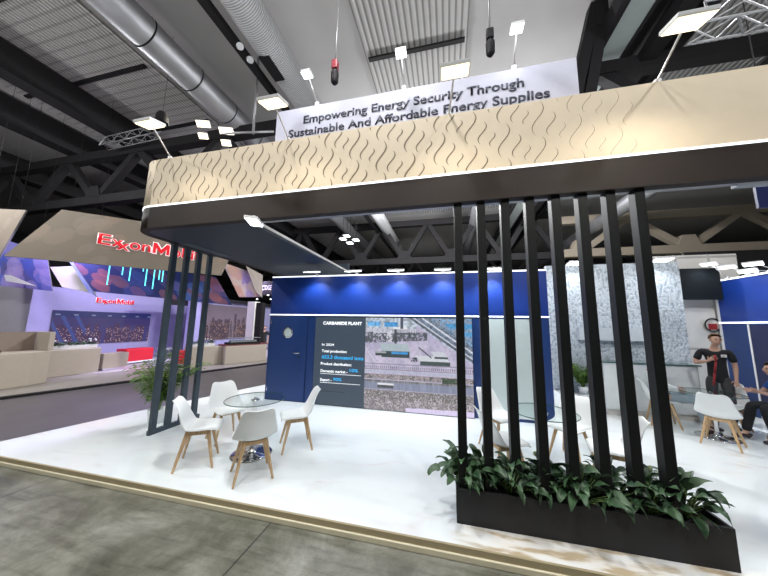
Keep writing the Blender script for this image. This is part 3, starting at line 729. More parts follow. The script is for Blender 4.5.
# ------------------------------------------------------------------ blue back wall with door and glazing
BY = 5.95
def bx(px): return at(px, 318, y=BY).x
bw = thing('partition_wall', 'royal blue back wall with two white LED lines, a door and a pale glass panel', 'wall', (-1.18, BY, 0))
OX = -1.18
XL, XR = -4.30, 1.92
MB().box((XL-OX, 0, 2.06), (XR-OX, .12, 2.93)).build('upper_panel', 'blue', bw)
MB().box((XL-OX, .008, 0), (XR-OX, .12, 1.992)).build('lower_panel', 'navy', bw)
MB().box((XL-OX, -.012, 2.93), (XR-OX, .12, 2.958)).build('led_strip', 'led', bw)
MB().box((XL-OX, -.012, 1.992), (XR-OX, .12, 2.018)).build('led_strip', 'led', bw)
MB().box((XL-OX, .004, 2.022), (XR-OX, .12, 2.06)).build('cover_strip', 'blue', bw)
d0, d1 = -4.24, -3.27
dr = MB().box((d0-OX, -.012, .02), (d1-OX, .006, 1.965)).build('door_leaf', 'navy', bw, .004)
MB().box((d0-.012-OX, -.002, .0), (d1+.014-OX, .0075, 1.98)).build('door_gap', 'jam', dr)
c = at(288.3, 332.5, y=BY)
q = Matrix.Translation((c.x-OX, -.013, c.z)) @ Matrix.Rotation(PI/2, 4, 'X')
for nm, m, pr_ in (('porthole_rim', 'chrome', [(.105, -.006), (.13, -.006), (.13, .012), (.105, .012)]), ('porthole_glass', 'frosted', [(0, .004), (.106, .004)])):
    o = MB().lathe(pr_, n=32).build(nm, m, dr); o.matrix_basis = q
hx = at(299, 353, y=BY)
mb = MB(); mb.tube((hx.x-OX, -.012, hx.z), (hx.x-OX, -.06, hx.z), .011); mb.tube((hx.x-OX+.01, -.058, hx.z), (hx.x-OX-.13, -.058, hx.z), .010); mb.tube((hx.x-OX, -.012, hx.z-.09), (hx.x-OX, -.025, hx.z-.09), .022); mb.tube((hx.x-OX, -.012, hx.z), (hx.x-OX, -.022, hx.z), .026)
mb.build('handle', 'chrome', dr)
for z in (1.78, .2): MB().tube((d0-OX, -.018, z), (d0-OX, -.018, z+.1), .008).build('hinge', 'chrome', dr)
MB().box((bx(486)-OX, -.010, .06), (bx(535)-OX, .007, 1.955)).build('glazed_panel', 'frosted', bw)
MB().box((XR-OX-.05, .001, 0), (XR-OX, .0079, 1.985)).build('end_trim', 'blue', bw) if False else None

# video wall
V0, V1, VX, VT = -3.03, .475, -1.80, 1.955
VY = BY-.06
vw = thing('video_wall', 'wide floor-standing screen showing CARBAMIDE PLANT beside an aerial picture', 'screen', (0, VY, 0))
MB().box((V0, .003, .01), (V1, .055, VT+.01)).build('casing', 'steel', vw)
MB().box((V0+.005, -.002, .015), (VX, .004, VT)).build('text_panel', 'slatepanel', vw)
def aerial(U, V):
    n1 = vnoise(U, V, 14, 10, 1); n2 = vnoise(U, V, 60, 46, 2); n3 = vnoise(U, V, 130, 95, 4); nh = vnoise(U, V, 90, 16, 7)
    base = np.stack([.40+.14*n1, .37+.12*n1, .52+.10*n1], -1)*(.82+.25*n2[..., None])
    def put(mask, col, var=.2, nn=n3):
        c = np.array(col)*(1-var+2*var*nn[..., None]); base[mask] = c[mask]
    T = 1-V
    put((T > .12) & (T < .20) & (U < .5), (.42, .42, .50), .4, nh)
    put((T > .15+.03*n1) & (T < .285-.07*U) & (U < .60) & (n3*.6+n2*.4 > .36), (.07, .08, .095), .6)
    put((abs(U-.24) < .03) & (T < .27) & (T > .14) & (n3 > .5), (.5, .5, .56), .3); put((abs(U-.30) < .012) & (T < .30) & (T > .12), (.04, .05, .06), .4)
    put((T < .12) & (U < .5), (.40, .45, .52), .5, n2); put((T < .095) & (T > .04) & (U > .02) & (U < .15), (.12, .34, .62), .4, n2); put((T < .10) & (T > .045) & (U > .19) & (U < .32), (.06, .28, .58), .4, n2)
    put((T < .125) & (T > .10) & (U > .27) & (U < .41), (.66, .68, .72), .2); put((T < .12) & (abs(U-.36) < .015), (.06, .07, .10), .3)
    d = T-(U-.44)*.80
    put((d < .03) & (U > .42), (.36, .40, .50), .6, n2)
    for lo, hi, col, v in ((-.02, .012, (.10, .12, .15), .7), (-.075, -.035, (.13, .17, .23), .8), (-.15, -.10, (.14, .18, .24), .8), (-.035, -.02, (.55, .57, .66), .2), (-.10, -.085, (.6, .62, .7), .2)):
        put((d > lo) & (d < hi) & (U > .42), col, v)
    put((d < -.15) & (n2 > .38), (.16, .27, .42), .7); put((d < -.19) & (T > .06) & (T < .11), (.06, .26, .50), .4); put((d < -.19) & (T > .15) & (T < .19), (.08, .30, .55), .4); put((d < -.25) & (T > .24) & (T < .3), (.4, .42, .5), .4)
    def quad(cx, cy_, w, h, sh, roof, wall, wh, v=.1):
        x = U-cx-(T-cy_)*sh; put((abs(x) < w/2) & (abs(T-cy_) < h/2), roof, v); xx = U-cx-(h/2)*sh; put((abs(xx) < w/2) & (T >= cy_+h/2) & (T < cy_+h/2+wh), wall, .3)
    quad(.29, .325, .27, .085, .25, (.36, .43, .47), (.035, .055, .06), .07); put((T > .375) & (T < .40) & (U > .26) & (U < .42), (.05, .26, .58), .2)
    quad(.155, .385, .11, .02, .3, (.30, .33, .35), (.03, .04, .04), .025)
    quad(.645, .435, .27, .055, .9, (.55, .57, .62), (.05, .07, .07), .045); quad(.705, .385, .12, .05, .8, (.52, .54, .60), (.05, .07, .08), .022)
    put((abs(T-.345-(U-.55)*.9) < .009) & (U > .52) & (U < .64), (.07, .07, .09), .4)
    put((abs(T-.45) < .025) & (U > .43) & (U < .51) & (n3 > .5), (.03, .04, .05), .5)
    put((abs(T-.36-(U-.02)*1.6) < .006) & (U < .12), (.6, .6, .68), .2)
    put((T > .505) & (T < .515), (.24, .22, .30), .2); put((T > .53) & (T < .56) & (np.sin(U*330) > .2), (.17, .16, .22), .4); put((T > .565) & (T < .572), (.25, .23, .30), .2)
    put((T > .585) & (T < .605), (.40, .42, .54), .2)
    m = (T > .62) & (T < .675); put(m, (.36, .31, .33), .5, n2); put(m & (n3*.5+n2*.5 > .55), (.10, .10, .10), .5); put((T > .60+.04*n1) & (T < .70) & (U > .73) & (U < .90) & (n2 > .2), (.05, .075, .05), .5)
    put((T > .685) & (T < .705), (.18, .18, .18), .5, nh); put((T > .705) & (T < .785), (.21, .23, .32), .2, nh); put((T > .718) & (T < .738) & (U > .13) & (U < .29), (.66, .66, .70), .1); put((T > .738) & (T < .77) & (U > .125) & (U < .285), (.07, .07, .08), .3)
    m = (T > .79); put(m, (.34, .30, .33), .5, n2); put(m & (T < .88) & (n3 > .45), (.10, .105, .08), .5); put(m & (n3 > .62), (.13, .12, .12), .4)
    put((T > .965-.02*U) & (U > .40), (.62, .55, .76), .1)
    return np.clip(base*1.08, 0, 1)
canvas('aerial_picture', (VX, -.001, .015), (V1-.005-VX, 0, 0), (0, 0, VT-.015), 260, 190, aerial, paint_mat('aerial_picture_screen', .95), vw, .004)
def vtext(body, a, b, m, h, bold=.01):
    A, B = at(*a, y=VY), at(*b, y=VY)
    lettering('lettering', body, B.x-A.x, m, (A.x, VY-.002, A.z), (1, 0, 0), (0, 0, 1), vw, bold=bold, height=h, depth=.002)
vtext('CARBAMIDE PLANT', (323.2, 324.5), (362, 324.5), 'txtw', .072, .03)
vtext('In 2024', (322, 345.5), (334, 345.5), 'txtw', .055)
vtext('Total production:', (321.8, 352), (347, 352), 'txtw', .06, .02)
vtext('653.3 thousand tons', (321.8, 358.3), (363.5, 358.3), 'txtc', .078, .03)
vtext('Product distribution:', (320.8, 364.6), (351.5, 364.6), 'txtw', .06, .02)
vtext('Domestic market -', (320.6, 371.8), (347.5, 371.8), 'txtw', .06, .02)
vtext('10%', (349.5, 371.8), (358, 371.8), 'txtc', .065, .03)
vtext('Export -', (320.2, 380.6), (331.5, 380.6), 'txtw', .06, .02)
vtext('90%', (333, 380.6), (341.5, 380.6), 'txtc', .065, .03)
for a, b in (((320.5, 373.5), (361, 374.5)), ((320, 382.3), (360, 383.5)), ((316, 390.5), (345, 392.5))):
    A, B = at(*a, y=VY), at(*b, y=VY); MB().box((A.x, -.004, A.z), (B.x, -.002, A.z+.008)).build('rule_line', 'txtw' if a[1] < 390 else 'soffit', vw)

# ------------------------------------------------------------------ white relief wall, counter, panels, right blue wall
rw = thing('relief_wall', 'tall white wall with embossed pattern behind the black slats', 'wall', (3.8, 7.5, 0))
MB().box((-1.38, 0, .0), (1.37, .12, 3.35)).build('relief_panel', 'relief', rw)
pd = MB().prism([(2.3, 6.1, 0)]+[(2.3+1.3*math.sin(a), 7.48-1.35*math.cos(a)*.9, 0) for a in [PI/2*i/12 for i in range(1, 12)]]+[(3.6, 7.48, 0), (2.3, 7.48, 0)], (0, 0, .0)) if False else None
tag(MB().box((2.42, 7.1, 0), (3.45, 7.48, .335)).build('plinth', 'whitepaint'), 'low white plinth carrying the small palm', 'plinth')
tag(MB().box((3.0, 7.35, 1.53), (4.42, 7.49, 1.82)).build('wall_shelf', mat('pale_blue_white_box', (.62, .68, .72), .4)), 'pale box shelf fixed across the white relief wall', 'shelf')
ct = thing('reception_counter', 'long white counter with dark top edge in front of the relief wall', 'counter', (4.1, 6.95, 0))
c0, c1 = at(603, 363, y=6.95), at(698, 366, y=6.95)
MB().box((c0.x-4.1, 0, .12), (c1.x-4.1, .38, 1.075)).build('counter_body', 'whitepaint', ct, .01); MB().box((c0.x-4.1+.03, .03, 0), (c1.x-4.13, .36, .12)).build('toe_kick', 'offwhite', ct)
MB().box((c0.x-4.15, -.02, 1.075), (c1.x-4.05, .40, 1.095)).build('counter_top', 'edge', ct)
wp = thing('panel_wall', 'off-white modular panel wall behind the standing person', 'wall', (5.9, 8.3, 0))
MB().box((-.85, 0, 0), (1.0, .06, 3.68)).build('panel', 'offwhite', wp)
for xx in (-.24, .44): MB().box((xx-.025, -.012, 0), (xx+.025, .0, 3.66)).build('upright', 'seam', wp)
for z in (1.35, 2.36, 3.62): MB().box((-.85, -.01, z-.025), (1.0, .0, z+.025)).build('cross_rail', 'seam', wp)
bh = thing('header_panel', 'black header panel spanning from relief wall to right blue wall', 'panel', (6.0, 8.0, 2.52)); MB().box((-.50, 0, 0), (.29, .05, .76)).build('panel', 'deepgrey', bh)
tag(MB().box((6.5, 9.2, 3.45), (12, 9.3, 3.97)).build('header_panel', 'steel'), 'black fascia board high behind the right blue wall', 'panel')
e = at(712, 325, y=8.28)
em = thing('wall_emblem', 'round dark-rimmed red emblem on the off-white panel behind the standing person', 'emblem', (e.x, 8.27, e.z+.0))
for nm, m, r0, r1, yy in (('rim', 'blackcloth', .13, .165, -.012), ('disc', 'offwhite', 0, .135, -.004)):
    o = MB().lathe([(r0, 0), (r1, 0), (r1, .015)], n=28).build(nm, m, em); o.rotation_euler = (PI/2, 0, 0); o.location = (0, yy, 0)
MB().box((-.085, -.014, -.11), (.085, -.006, .03)).build('red_shape', 'redstrap', em, .02)

RX = 6.3
rbw = thing('partition_wall', 'blue side wall at the right edge with two white LED lines', 'wall', (RX, 8.2, 0))
MB().box((0, -7, 2.0), (.12, 0, 2.96)).build('upper_panel', 'blue', rbw)
MB().box((.004, -7, 0), (.12, 0, 1.96)).build('lower_panel', 'navy', rbw)
MB().box((-.012, -7, 2.96), (.12, 0, 2.995)).build('led_strip', 'led', rbw); MB().box((-.012, -7, 1.965), (.12, 0, 1.998)).build('led_strip', 'led', rbw)
MB().box((-.006, -.05, 0), (.12, .012, 2.95)).build('end_trim', 'lampbody', rbw)
yd = at(749, 322, x=RX).y
op = MB().box((-.008, yd-8.2-1.6, .02), (.003, yd-8.2, 1.93)).build('door_leaf', 'deep', rbw)  # flat dark panel, the opening's dim interior put into its colour
MB().box((-.02, yd-8.2, 0), (.003, yd-8.2+.03, 1.94)).build('door_edge', 'lampbody', op)
tg = thing('ceiling_banner', 'dark navy hanging panel at the top right under the canopy', 'panel', at(757, 196, y=5.5)); MB().box((0, 0, -.2), (.8, .04, .2)).build('panel', 'deep', tg); MB().tube((.3, .02, .2), (.3, .02, 10-tg.location.z), .01, n=6).build('suspension', 'steel', tg)

# ------------------------------------------------------------------ neighbouring stand across the aisle
def quadcanvas(name, c, nx, ny, fn, m, parent=None, thick=.06):
    """solid quadrilateral panel, corners c = bottom-left, bottom-right, top-right, top-left"""
    c = [Vector(p) for p in c]; nrm = (c[1]-c[0]).cross(c[3]-c[0]).normalized()
    o = parent.matrix_basis.inverted() if parent else Matrix()
    P = lambda u, v: (c[0]*(1-u)+c[1]*u)*(1-v)+(c[3]*(1-u)+c[2]*u)*v
    vs = [P(i/nx, j/ny) for j in range(ny+1) for i in range(nx+1)]; n0 = len(vs); vs += [p-nrm*thick for p in c]
    fs = [(j*(nx+1)+i, j*(nx+1)+i+1, (j+1)*(nx+1)+i+1, (j+1)*(nx+1)+i) for j in range(ny) for i in range(nx)]
    k = [0, nx, (ny+1)*(nx+1)-1, ny*(nx+1)]; fs2 = [(n0+3, n0+2, n0+1, n0)]+[(k[a], n0+a, n0+(a+1) % 4, k[(a+1) % 4]) for a in range(4)]
    me = D.meshes.new(name); me.from_pydata([tuple(o @ v) for v in vs], [], fs+fs2)
    ca = me.color_attributes.new('Col', 'FLOAT_COLOR', 'CORNER'); arr = np.ones((len(me.loops), 4), np.float32)*.12; arr[:, 3] = 1
    U, V = np.meshgrid((np.arange(nx)+.5)/nx, (np.arange(ny)+.5)/ny); arr[:4*nx*ny, :3] = np.repeat(fn(U, V).reshape(-1, 3), 4, axis=0)
    ca.data.foreach_set('color', arr.ravel()); me.materials.append(M[m] if isinstance(m, str) else m)
    return link(name, me, parent)
def bokeh(base, seed, n, cols, asp, r=(.06, .16), a=.5, grad=None):
    def f(U, V):
        rr = np.random.RandomState(seed); c = np.ones(U.shape+(3,))*np.array(base)
        if grad is not None: c = c*(1-U[..., None])+np.array(grad)*U[..., None]
        for _ in range(n):
            x, y, q = rr.rand()*1.0, rr.rand(), rr.uniform(*r); col = np.array(cols[rr.randint(len(cols))])
            m = (((U-x)*asp)**2+(V-y)**2 < q**2)
            c[m] = c[m]*(1-a)+col*a
        return np.clip(c, 0, 1)
    return f
n1 = Vector((.62, -.78, 0)).normalized()
P0 = at(130, 240, x=-11.2)
def hq(name, px, label, fn, m='signbeige', nx=120, ny=40, thick=.08, back=0.0, hang=True, cat='sign', n=None):
    n = n or n1; c = [atp(a, b, P0-n*back, n) for a, b in px]
    o = thing(name, label, cat, (c[0]+c[1])/2)
    quadcanvas('fabric_panel', c, nx, ny, fn, m, o, thick)
    if hang:
        for k in (2, 3):
            p = c[k]*.85+c[5-k]*.15-n*thick*.5-o.location; MB().tube(p, (p.x, p.y, 9.95-o.location.z), .004, n=5).build('suspension', 'steel', o)
    return o, c
sg, sc_ = hq('hanging_sign', [(3.5, 255.8), (221, 275.5), (240, 236), (62, 209.5)], 'large hanging taupe sign with red ExxonMobil lettering', bokeh((.20, .165, .125), 5, 26, [(.28, .23, .18), (.23, .20, .16), (.32, .23, .17)], 3.4, (.08, .2), .35))
hq('hanging_sign', [(-60, 262), (-2, 258), (26, 210), (-20, 208)], 'taupe corner of another hanging sign at the far left edge', bokeh((.30, .25, .20), 8, 6, [(.36, .30, .24)], 2))
ROT = (atp(200, 260, P0, n1)-atp(100, 240, P0, n1)); ROT.z = 0; ROT.normalize()
inr = lambda bl, br, tr, tl: [bl, br, tr, tl]
hq('hanging_sign', [(-8, 285), (52, 291), (46, 252), (-8, 236)], 'purple and blue bokeh fabric panel at far left under the large hanging sign', bokeh((.05, .05, .16), 11, 26, [(.22, .18, .36), (.06, .09, .36), (.26, .2, .34), (.03, .06, .30)], 1.6, (.12, .32), .5), 'signbeige', 80, 50, .06, 1.0)
hq('hanging_sign', [(90, 291), (232, 305), (216, 277), (68, 257)], 'deep blue bokeh fabric panel with pink circles behind the cyan light tubes', bokeh((.012, .02, .11), 24, 34, [(.04, .06, .26), (.34, .10, .11), (.09, .06, .18), (.05, .11, .32), (.26, .09, .10)], 3.6, (.12, .26), .5), 'signbeige', 140, 50, .06, .9)
hq('hanging_sign', [(88, 291), (97, 297.5), (70, 258), (66, 257)], 'pale blue strip of the fabric panel beside the deep blue bokeh panel', bokeh((.16, .2, .42), 2, 6, [(.3, .33, .5)], 1), 'signbeige', 20, 20, .06, .8, False)
hq('ceiling_banner', [(62, 287), (96, 294), (84, 266), (50, 267)], 'white lit panel under the large hanging sign', lambda U, V: np.ones(U.shape+(3,))*np.array((.68, .66, .60)), 'signbeige', 10, 10, .05, 1.4, False, 'panel')
hq('ceiling_banner', [(6, 281), (36, 286), (10, 275), (4, 275)], 'small white slanted panel at far left over the grey stand wall', lambda U, V: np.ones(U.shape+(3,))*np.array((.6, .6, .58)), 'signbeige', 8, 8, .05, .5, False, 'panel')
# small slanted sign seen between slats and blue wall
n2 = Vector((.4, -.92, 0)).normalized(); P0b = P0; P0 = at(250, 280, y=12.5)
hq('hanging_sign', [(239, 297), (260, 297), (262, 276), (222, 262)], 'small slanted hanging sign with orange and purple circles right of the slate slats', bokeh((.20, .13, .20), 31, 26, [(.5, .26, .18), (.26, .2, .45), (.52, .42, .36), (.3, .22, .5)], 1.2, (.15, .35), .6), n=n2, nx=60, ny=50)
hq('hanging_sign', [(256, 292), (262, 297.5), (262.5, 275), (246, 266)], 'small taupe flank of the slanted hanging sign, nearest the blue wall', bokeh((.38, .33, .28), 3, 4, [(.42, .38, .3)], 1), n=n2, nx=20, ny=20, back=-.12, hang=False)
p = at(262.5, 290, y=13.4); cs = thing('outlined_sign', 'dark sign with white outlined letters beside the blue wall', 'sign', p)
MB().box((-.35, 0, -.28), (1.3, .06, .5)).build('sign_panel', 'steel', cs)
lettering('lettering', 'COGE', .62, 'lampbody', (p.x-.02, p.y-.002, p.z+.0), (1, 0, 0), (0, 0, 1), cs, height=.28)
P0 = P0b
# sign lettering: interlocked double x
def exxon(parent, a, b, o3, up, w_total, h, halo):
    """letters laid along a->b"""
    a, b = Vector(a), Vector(b); r = (b-a).normalized(); nrm = r.cross(Vector(up)).normalized()
    parts = [('E', 0, .115, 0), ('x', .125, .105, 0), ('x', .178, .115, -.24), ('on', .295, .205, 0), ('obil', .715, .285, 0)]
    U = Vector(up)
    for m, g, dep in ((halo, .010, .02), ('red', 0, .05)):
        x0, W_, hh_, t_ = .525*w_total, .17*w_total, h*.99, .030*w_total
        g = g*w_total; P = lambda x, z: a+r*(x0+x)+U*z+nrm*(dep if m == 'red' else dep)
        out = [(-g, -g), (t_+g, -g), (t_+g, hh_*.52), (W_/2, -g), (W_-t_-g, hh_*.52), (W_-t_-g, -g), (W_+g, -g), (W_+g, hh_+g), (W_-t_*1.1-g, hh_+g), (W_/2, hh_*.42+g*2), (t_*1.1+g, hh_+g), (-g, hh_+g)]
        mi = parent.matrix_basis.inverted(); MB().prism([mi @ P(x, z) for x, z in out], mi.to_3x3() @ (nrm*-.016)).build('lettering' if m == 'red' else 'letter_halo', m, parent)
    for body, s, w, dz in parts:
        hh = h if body not in ('x',) else h*1.0
        for k, (m, bold, dep) in enumerate(((halo, .03, .02), ('red', .008, .05))):
            g = -.012*w_total*(1 if k == 0 else 0)
            lettering('lettering' if k else 'letter_halo', body, w*w_total-2*g, m, a+r*(s*w_total+g)+Vector(up)*dz*h*.9, r, up, parent, bold=bold, height=hh, depth=dep)
a, b = atp(98, 243.5, P0+n1*.01, n1), atp(197, 260.5, P0+n1*.01, n1)
u = (b-a); w_ = u.length
exxon(sg, a, b, None, Vector((0, 0, 1)), w_, (atp(98, 233, P0, n1)-atp(98, 244, P0, n1)).length*1.0, 'pinkwhite')
for i, (x, y0, y1) in enumerate(((111.5, 263, 285), (125, 263, 275), (132.5, 264, 281), (145, 266, 271.5), (148.5, 267, 286), (156, 269, 289), (161, 270, 280), (164.5, 270, 282), (175.5, 272, 279.5))):
    c1, c0_ = atp(x, y0-8, P0-n1*.35, n1), atp(x-(y1-y0)*.09, y1, P0-n1*.35, n1); c0_.x, c0_.y = c1.x, c1.y
    w_lab = ['leftmost', 'second', 'third', 'short fourth', 'fifth', 'longest sixth', 'seventh', 'eighth', 'rightmost'][i]
    t = thing('light_tube', w_lab+' cyan light tube from the left hanging below the large sign', 'light tube', c0_, 0, 'cyan light tubes under the large sign')
    MB().tube((0, 0, 0), (0, 0, c1.z-c0_.z), .016, n=8).build('tube', 'cyan', t); MB().tube((0, 0, c1.z-c0_.z), (0, 0, c1.z-c0_.z+.5), .006, n=5).build('cord', 'steel', t)

# stand floor, wall with city picture
EX = -15.0
sf = MB().prism([(-10.45, 4.3, HF), (-9.70, 6.77, HF), (-8.0, 12.4, HF), (-7.0, 16, HF), (-19, 18, HF), (-19, 3.0, HF), (-10.9, 3.0, HF)], (0, 0, .05)).build('floor_neighbour', 'booth_floor'); struct(sf)
struct(MB().prism([(-12.0, 7.4, HF+.051), (-10.9, 9.8, HF+.051), (-9.6, 14, HF+.051), (-9.6, 17, HF+.051), (-15, 17, HF+.051), (-15, 6.0, HF+.051), (-13, 6.0, HF+.051)], (0, 0, .006)).build('floor_inner', 'inner_floor'))
es_ = [(-10.9, 3.0), (-10.45, 4.3), (-9.70, 6.77), (-8.0, 12.4), (-7.0, 16)]
struct(MB().prism([(x+.16, y, HF+.002) for x, y in es_]+[(x-.02, y, HF+.002) for x, y in es_[::-1]], (0, 0, .054)).build('trim_1', 'steel'))
E0, E1 = at(34.7, 283, x=EX), at(170, 300, x=EX)
ew = thing('stand_wall', 'lilac lit stand wall with ExxonMobil lettering and a wide city screen', 'wall', (EX, 9.5, HF+.05))
MB().box((-.15, E0.y-9.5, 0), (0, 13.6-9.5, 3.12)).build('wall_panel', 'lilac', ew)
MB().prism([(0, E0.y-9.5, 0), (0, E0.y-9.5, 3.12), (-2.2, E0.y-10.6, 3.12), (-2.2, E0.y-10.6, 0)], (-.05, .1, 0)).build('side_wall', 'greywall', ew)
MB().box((-.16, E0.y-9.5-.02, 3.12), (.02, 13.6-9.5, 3.16)).build('top_edge', 'steel', ew)
a, b = at(95.8, 302.3, x=EX+.02), at(132.5, 307.5, x=EX+.02); b.z = a.z
exxon(ew, a, b, None, Vector((0, 0, 1)), (b-a).length, .22, 'pinkwhite')
def city(seed, sky, low, warm):
    def f(U, V):
        r = np.random.RandomState(seed); n2_ = vnoise(U, V, 90, 50, seed); n3_ = r.rand(*U.shape)
        c = np.array(sky)*(1-V[..., None]*.6)+np.array(low)*V[..., None]*.4
        sk = np.zeros(U.shape); 
        for _ in range(60):
            x, w, h = r.rand(), r.uniform(.008, .03), r.uniform(.35, .62)*(1 if r.rand() > .15 else 1.25); sk = np.maximum(sk, np.where(abs(U-x) < w, h, 0))
        m = V < sk; c[m] = np.array(low)*(.4+.8*n2_[m][:, None])
        m = (V < np.minimum(sk, .5)) & (n3_ > .86) & (n2_ > .45); c[m] = np.array(warm)*(.5+.8*n3_[m][:, None])
        return np.clip(c, 0, 1)
    return f
def city1(U, V):
    c = city(4, (.05, .05, .28), (.10, .04, .16), (.75, .50, .42))(U, V); m = V > .80; c[m] = (.02, .03, .20); m = (V > .86) & (V < .90) & (np.sin(U*40) > .7); c[m] = (.3, .35, .6)
    m = (V < .85) & (U < .3) & (abs(np.sin(U*26+V*5)) < .45); c[m] = (.06, .10, .42); return c
s0, s1 = at(53, 309, x=EX), at(150, 315.7, x=EX)
cvs = thing('screen', 'wide city night picture screen on the lilac stand wall', 'screen', (EX+.02, s0.y, .80))
canvas('screen_picture', (.03, 0, 0), (0, s1.y-s0.y, 0), (0, 0, 1.36), 150, 50, city1, paint_mat('city_screen_emission', .55), cvs, .03)
XX = -13.0
q0, q1 = at(207, 304, x=XX), at(247, 337, x=XX)
w2 = thing('stand_wall', 'lilac lit wall behind the second city picture, seen right of the slate slats', 'wall', (XX, 14, HF+.05))
MB().box((-.15, -2.6, 0), (0, 4.4, 3.05)).build('wall_panel', 'lilac', w2); MB().box((-.16, -2.6, 3.05), (.3, 6.5, 3.2)).build('top_edge', 'steel', w2)
cv2 = thing('screen', 'dusk skyline picture screen right of the slate slats', 'screen', (XX+.02, q0.y, .80))
def city2(U, V): return city(9, (.30, .26, .34), (.09, .06, .10), (.55, .36, .24))(U, V)*(np.where(V > .5, 1, .9)[..., None])*np.array([1, .9, .9])
canvas('screen_picture', (.03, 0, 0), (0, q1.y-q0.y, 0), (0, 0, 1.98), 110, 60, city2, paint_mat('skyline_screen_emission', .8), cv2, .03)
p = at(196, 297, x=-13.6)
dp = thing('ceiling_banner', 'dark header panel with a white round mark seen between the slate slats', 'panel', (-13.2, 11.2, 2.6)); MB().box((-.05, -.9, 0), (.05, 1.1, .55)).build('panel', 'steel', dp); MB().tube((.051, .55, .25), (.07, .55, .25), .16, n=20).build('round_mark', 'led', dp)
pc = thing('pillar', 'pale grey pillar just left of the blue wall', 'pillar', (-10.0, 12.4, HF)); MB().box((-.28, -.1, 0), (.16, .3, 3.0)).build('shaft', 'offwhite', pc); MB().box((.16, 0, 0), (.5, .3, 2.95)).build('side_panel', 'steel', pc)

def counter(x0, y0, x1, y1, h, label, top=None, depth=.9, z0=HF+.05):
    """front face runs (x0,y0)-(x1,y1); body extends to -x"""
    t = thing('stand_counter', label, 'counter', ((x0+x1)/2, (y0+y1)/2, z0)); ox, oy = (x0+x1)/2, (y0+y1)/2
    d = Vector((y1-y0, -(x1-x0), 0)).normalized()*-depth
    pts = [(x0-ox, y0-oy, 0), (x1-ox, y1-oy, 0), (x1-ox+d.x, y1-oy+d.y, 0), (x0-ox+d.x, y0-oy+d.y, 0)]
    MB().prism(pts, (0, 0, h)).build('counter_body', 'counter', t, .02)
    if top: MB().prism([(a*1.02, b*1.02, h) for a, b, _ in pts], (0, 0, .05)).build('counter_top', top, t)
    return t, d
t1 = thing('stand_counter', 'large beige reception counter at the far left edge', 'counter', (-11.9, 5.2, HF+.05))
MB().prism([(.45, -1.6, 0), (.48, .2, 0), (.34, .62, 0), (-.5, .75, 0), (-.5, -1.6, 0)], (0, 0, .92)).build('counter_front', 'counter', t1, .02)
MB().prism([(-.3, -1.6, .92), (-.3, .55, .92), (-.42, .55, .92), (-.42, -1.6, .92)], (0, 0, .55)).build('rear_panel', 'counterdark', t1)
MB().prism([(-.3, .55, .92), (.3, .55, .92), (.2, .72, .92), (-.5, .72, .92)], (0, 0, .55)).build('end_panel', 'counter', t1, .01)
tp = MB().box((.0, -.35, .922), (.12, -.25, .99)).build('small_box', 'steel', t1)
t2, d2 = counter(-12.35, 6.15, -12.30, 7.5, .86, 'plain beige counter with dark plants along its top', None, .5)
t3, d3 = counter(-10.35, 9.3, -9.8, 10.4, .80, 'lower beige counter just right of the slate slats', None, .8)
t4, d4 = counter(-9.55, 10.3, -8.8, 12.1, .80, 'beige counter with dark red top holding a display case', 'redwood', .7)
cb = thing('bench', 'small pale bench box right of the plain beige counter', 'bench', (-12.4, 8.0, HF+.05)); MB().box((-.35, -.4, .08), (.1, .4, .62)).build('bench_box', 'counter', cb); MB().box((-.3, -.35, 0), (.05, .35, .08)).build('plinth', 'chrome', cb)
dc = thing('display_case', 'long glass display case on the dark red counter top', 'display case', (-9.4, 11.15, .80)); 
an = math.atan2(-.75, 1.8); dc.rotation_euler = (0, 0, an)
MB().box((-.2, -.75, .0), (.2, .75, .10)).build('case_base', 'steel', dc); MB().box((-.18, -.72, .1), (.18, .72, .28)).build('case_glass', 'glass', dc); MB().box((-.19, -.74, .28), (.19, .74, .30)).build('case_top', 'alu', dc); MB().box((-.1, -.6, .1), (.1, .6, .18)).build('model', 'alu', dc)
def hedge(loc, ln, label, seed, flowers=True, rz=0):
    rnd = random.Random(seed); t = thing('plant_trough', label, 'plant', loc, rz); MB().box((-.09, -ln/2, 0), (.09, ln/2, .12)).build('trough', 'lampbody', t)
    bm = bmesh.new()
    for i in range(int(ln*90)):
        leaf_blade(bm, (rnd.uniform(-.1, .1), rnd.uniform(-ln/2, ln/2), .1+rnd.random()*.06), rnd.uniform(0, 2*PI), rnd.uniform(.1, .2), .03, rnd.uniform(.2, 1.3), 1.2, rnd)
    me = D.meshes.new('foliage'); bm.to_mesh(me); bm.free(); me.materials.append(M['leaf']); link('foliage', me, t)
    if flowers:
        mb = MB()
        for i in range(int(ln*8)): mb.ball((rnd.uniform(-.12, .12), rnd.uniform(-ln/2, ln/2), .24+rnd.random()*.08), .028, n=6)
        mb.build('flowers', 'whitepaint', t)
hedge((-12.62, 6.85, HF+.05+.865), 1.3, 'trough of dark leaves and white flowers on the plain beige counter', 3)
hedge((-10.45, 9.95, HF+.05+.805), .9, 'trough of dark leaves and white flowers on the lower beige counter', 4, True, -.45)
def redbox(px, py, w, label, h=.42, ln=1.3):
    p = at(px, py, z=HF+.05); t = thing('red_bench', label, 'bench', p, 0, 'red benches on the lilac stand')
    MB().box((-.3, -ln/2, .12), (.3, ln/2, h+.12)).build('seat_block', 'redseat', t, .03); MB().box((-.34, -ln/2-.06, .06), (.34, ln/2+.1, .12)).build('base', 'whitepaint', t, .01)
    for sx in (-.25, .25):
        for q in (-ln/2+.1, ln/2-.1): MB().box((sx-.02, q-.02, 0), (sx+.02, q+.02, .06)).build('foot', 'chrome', t)
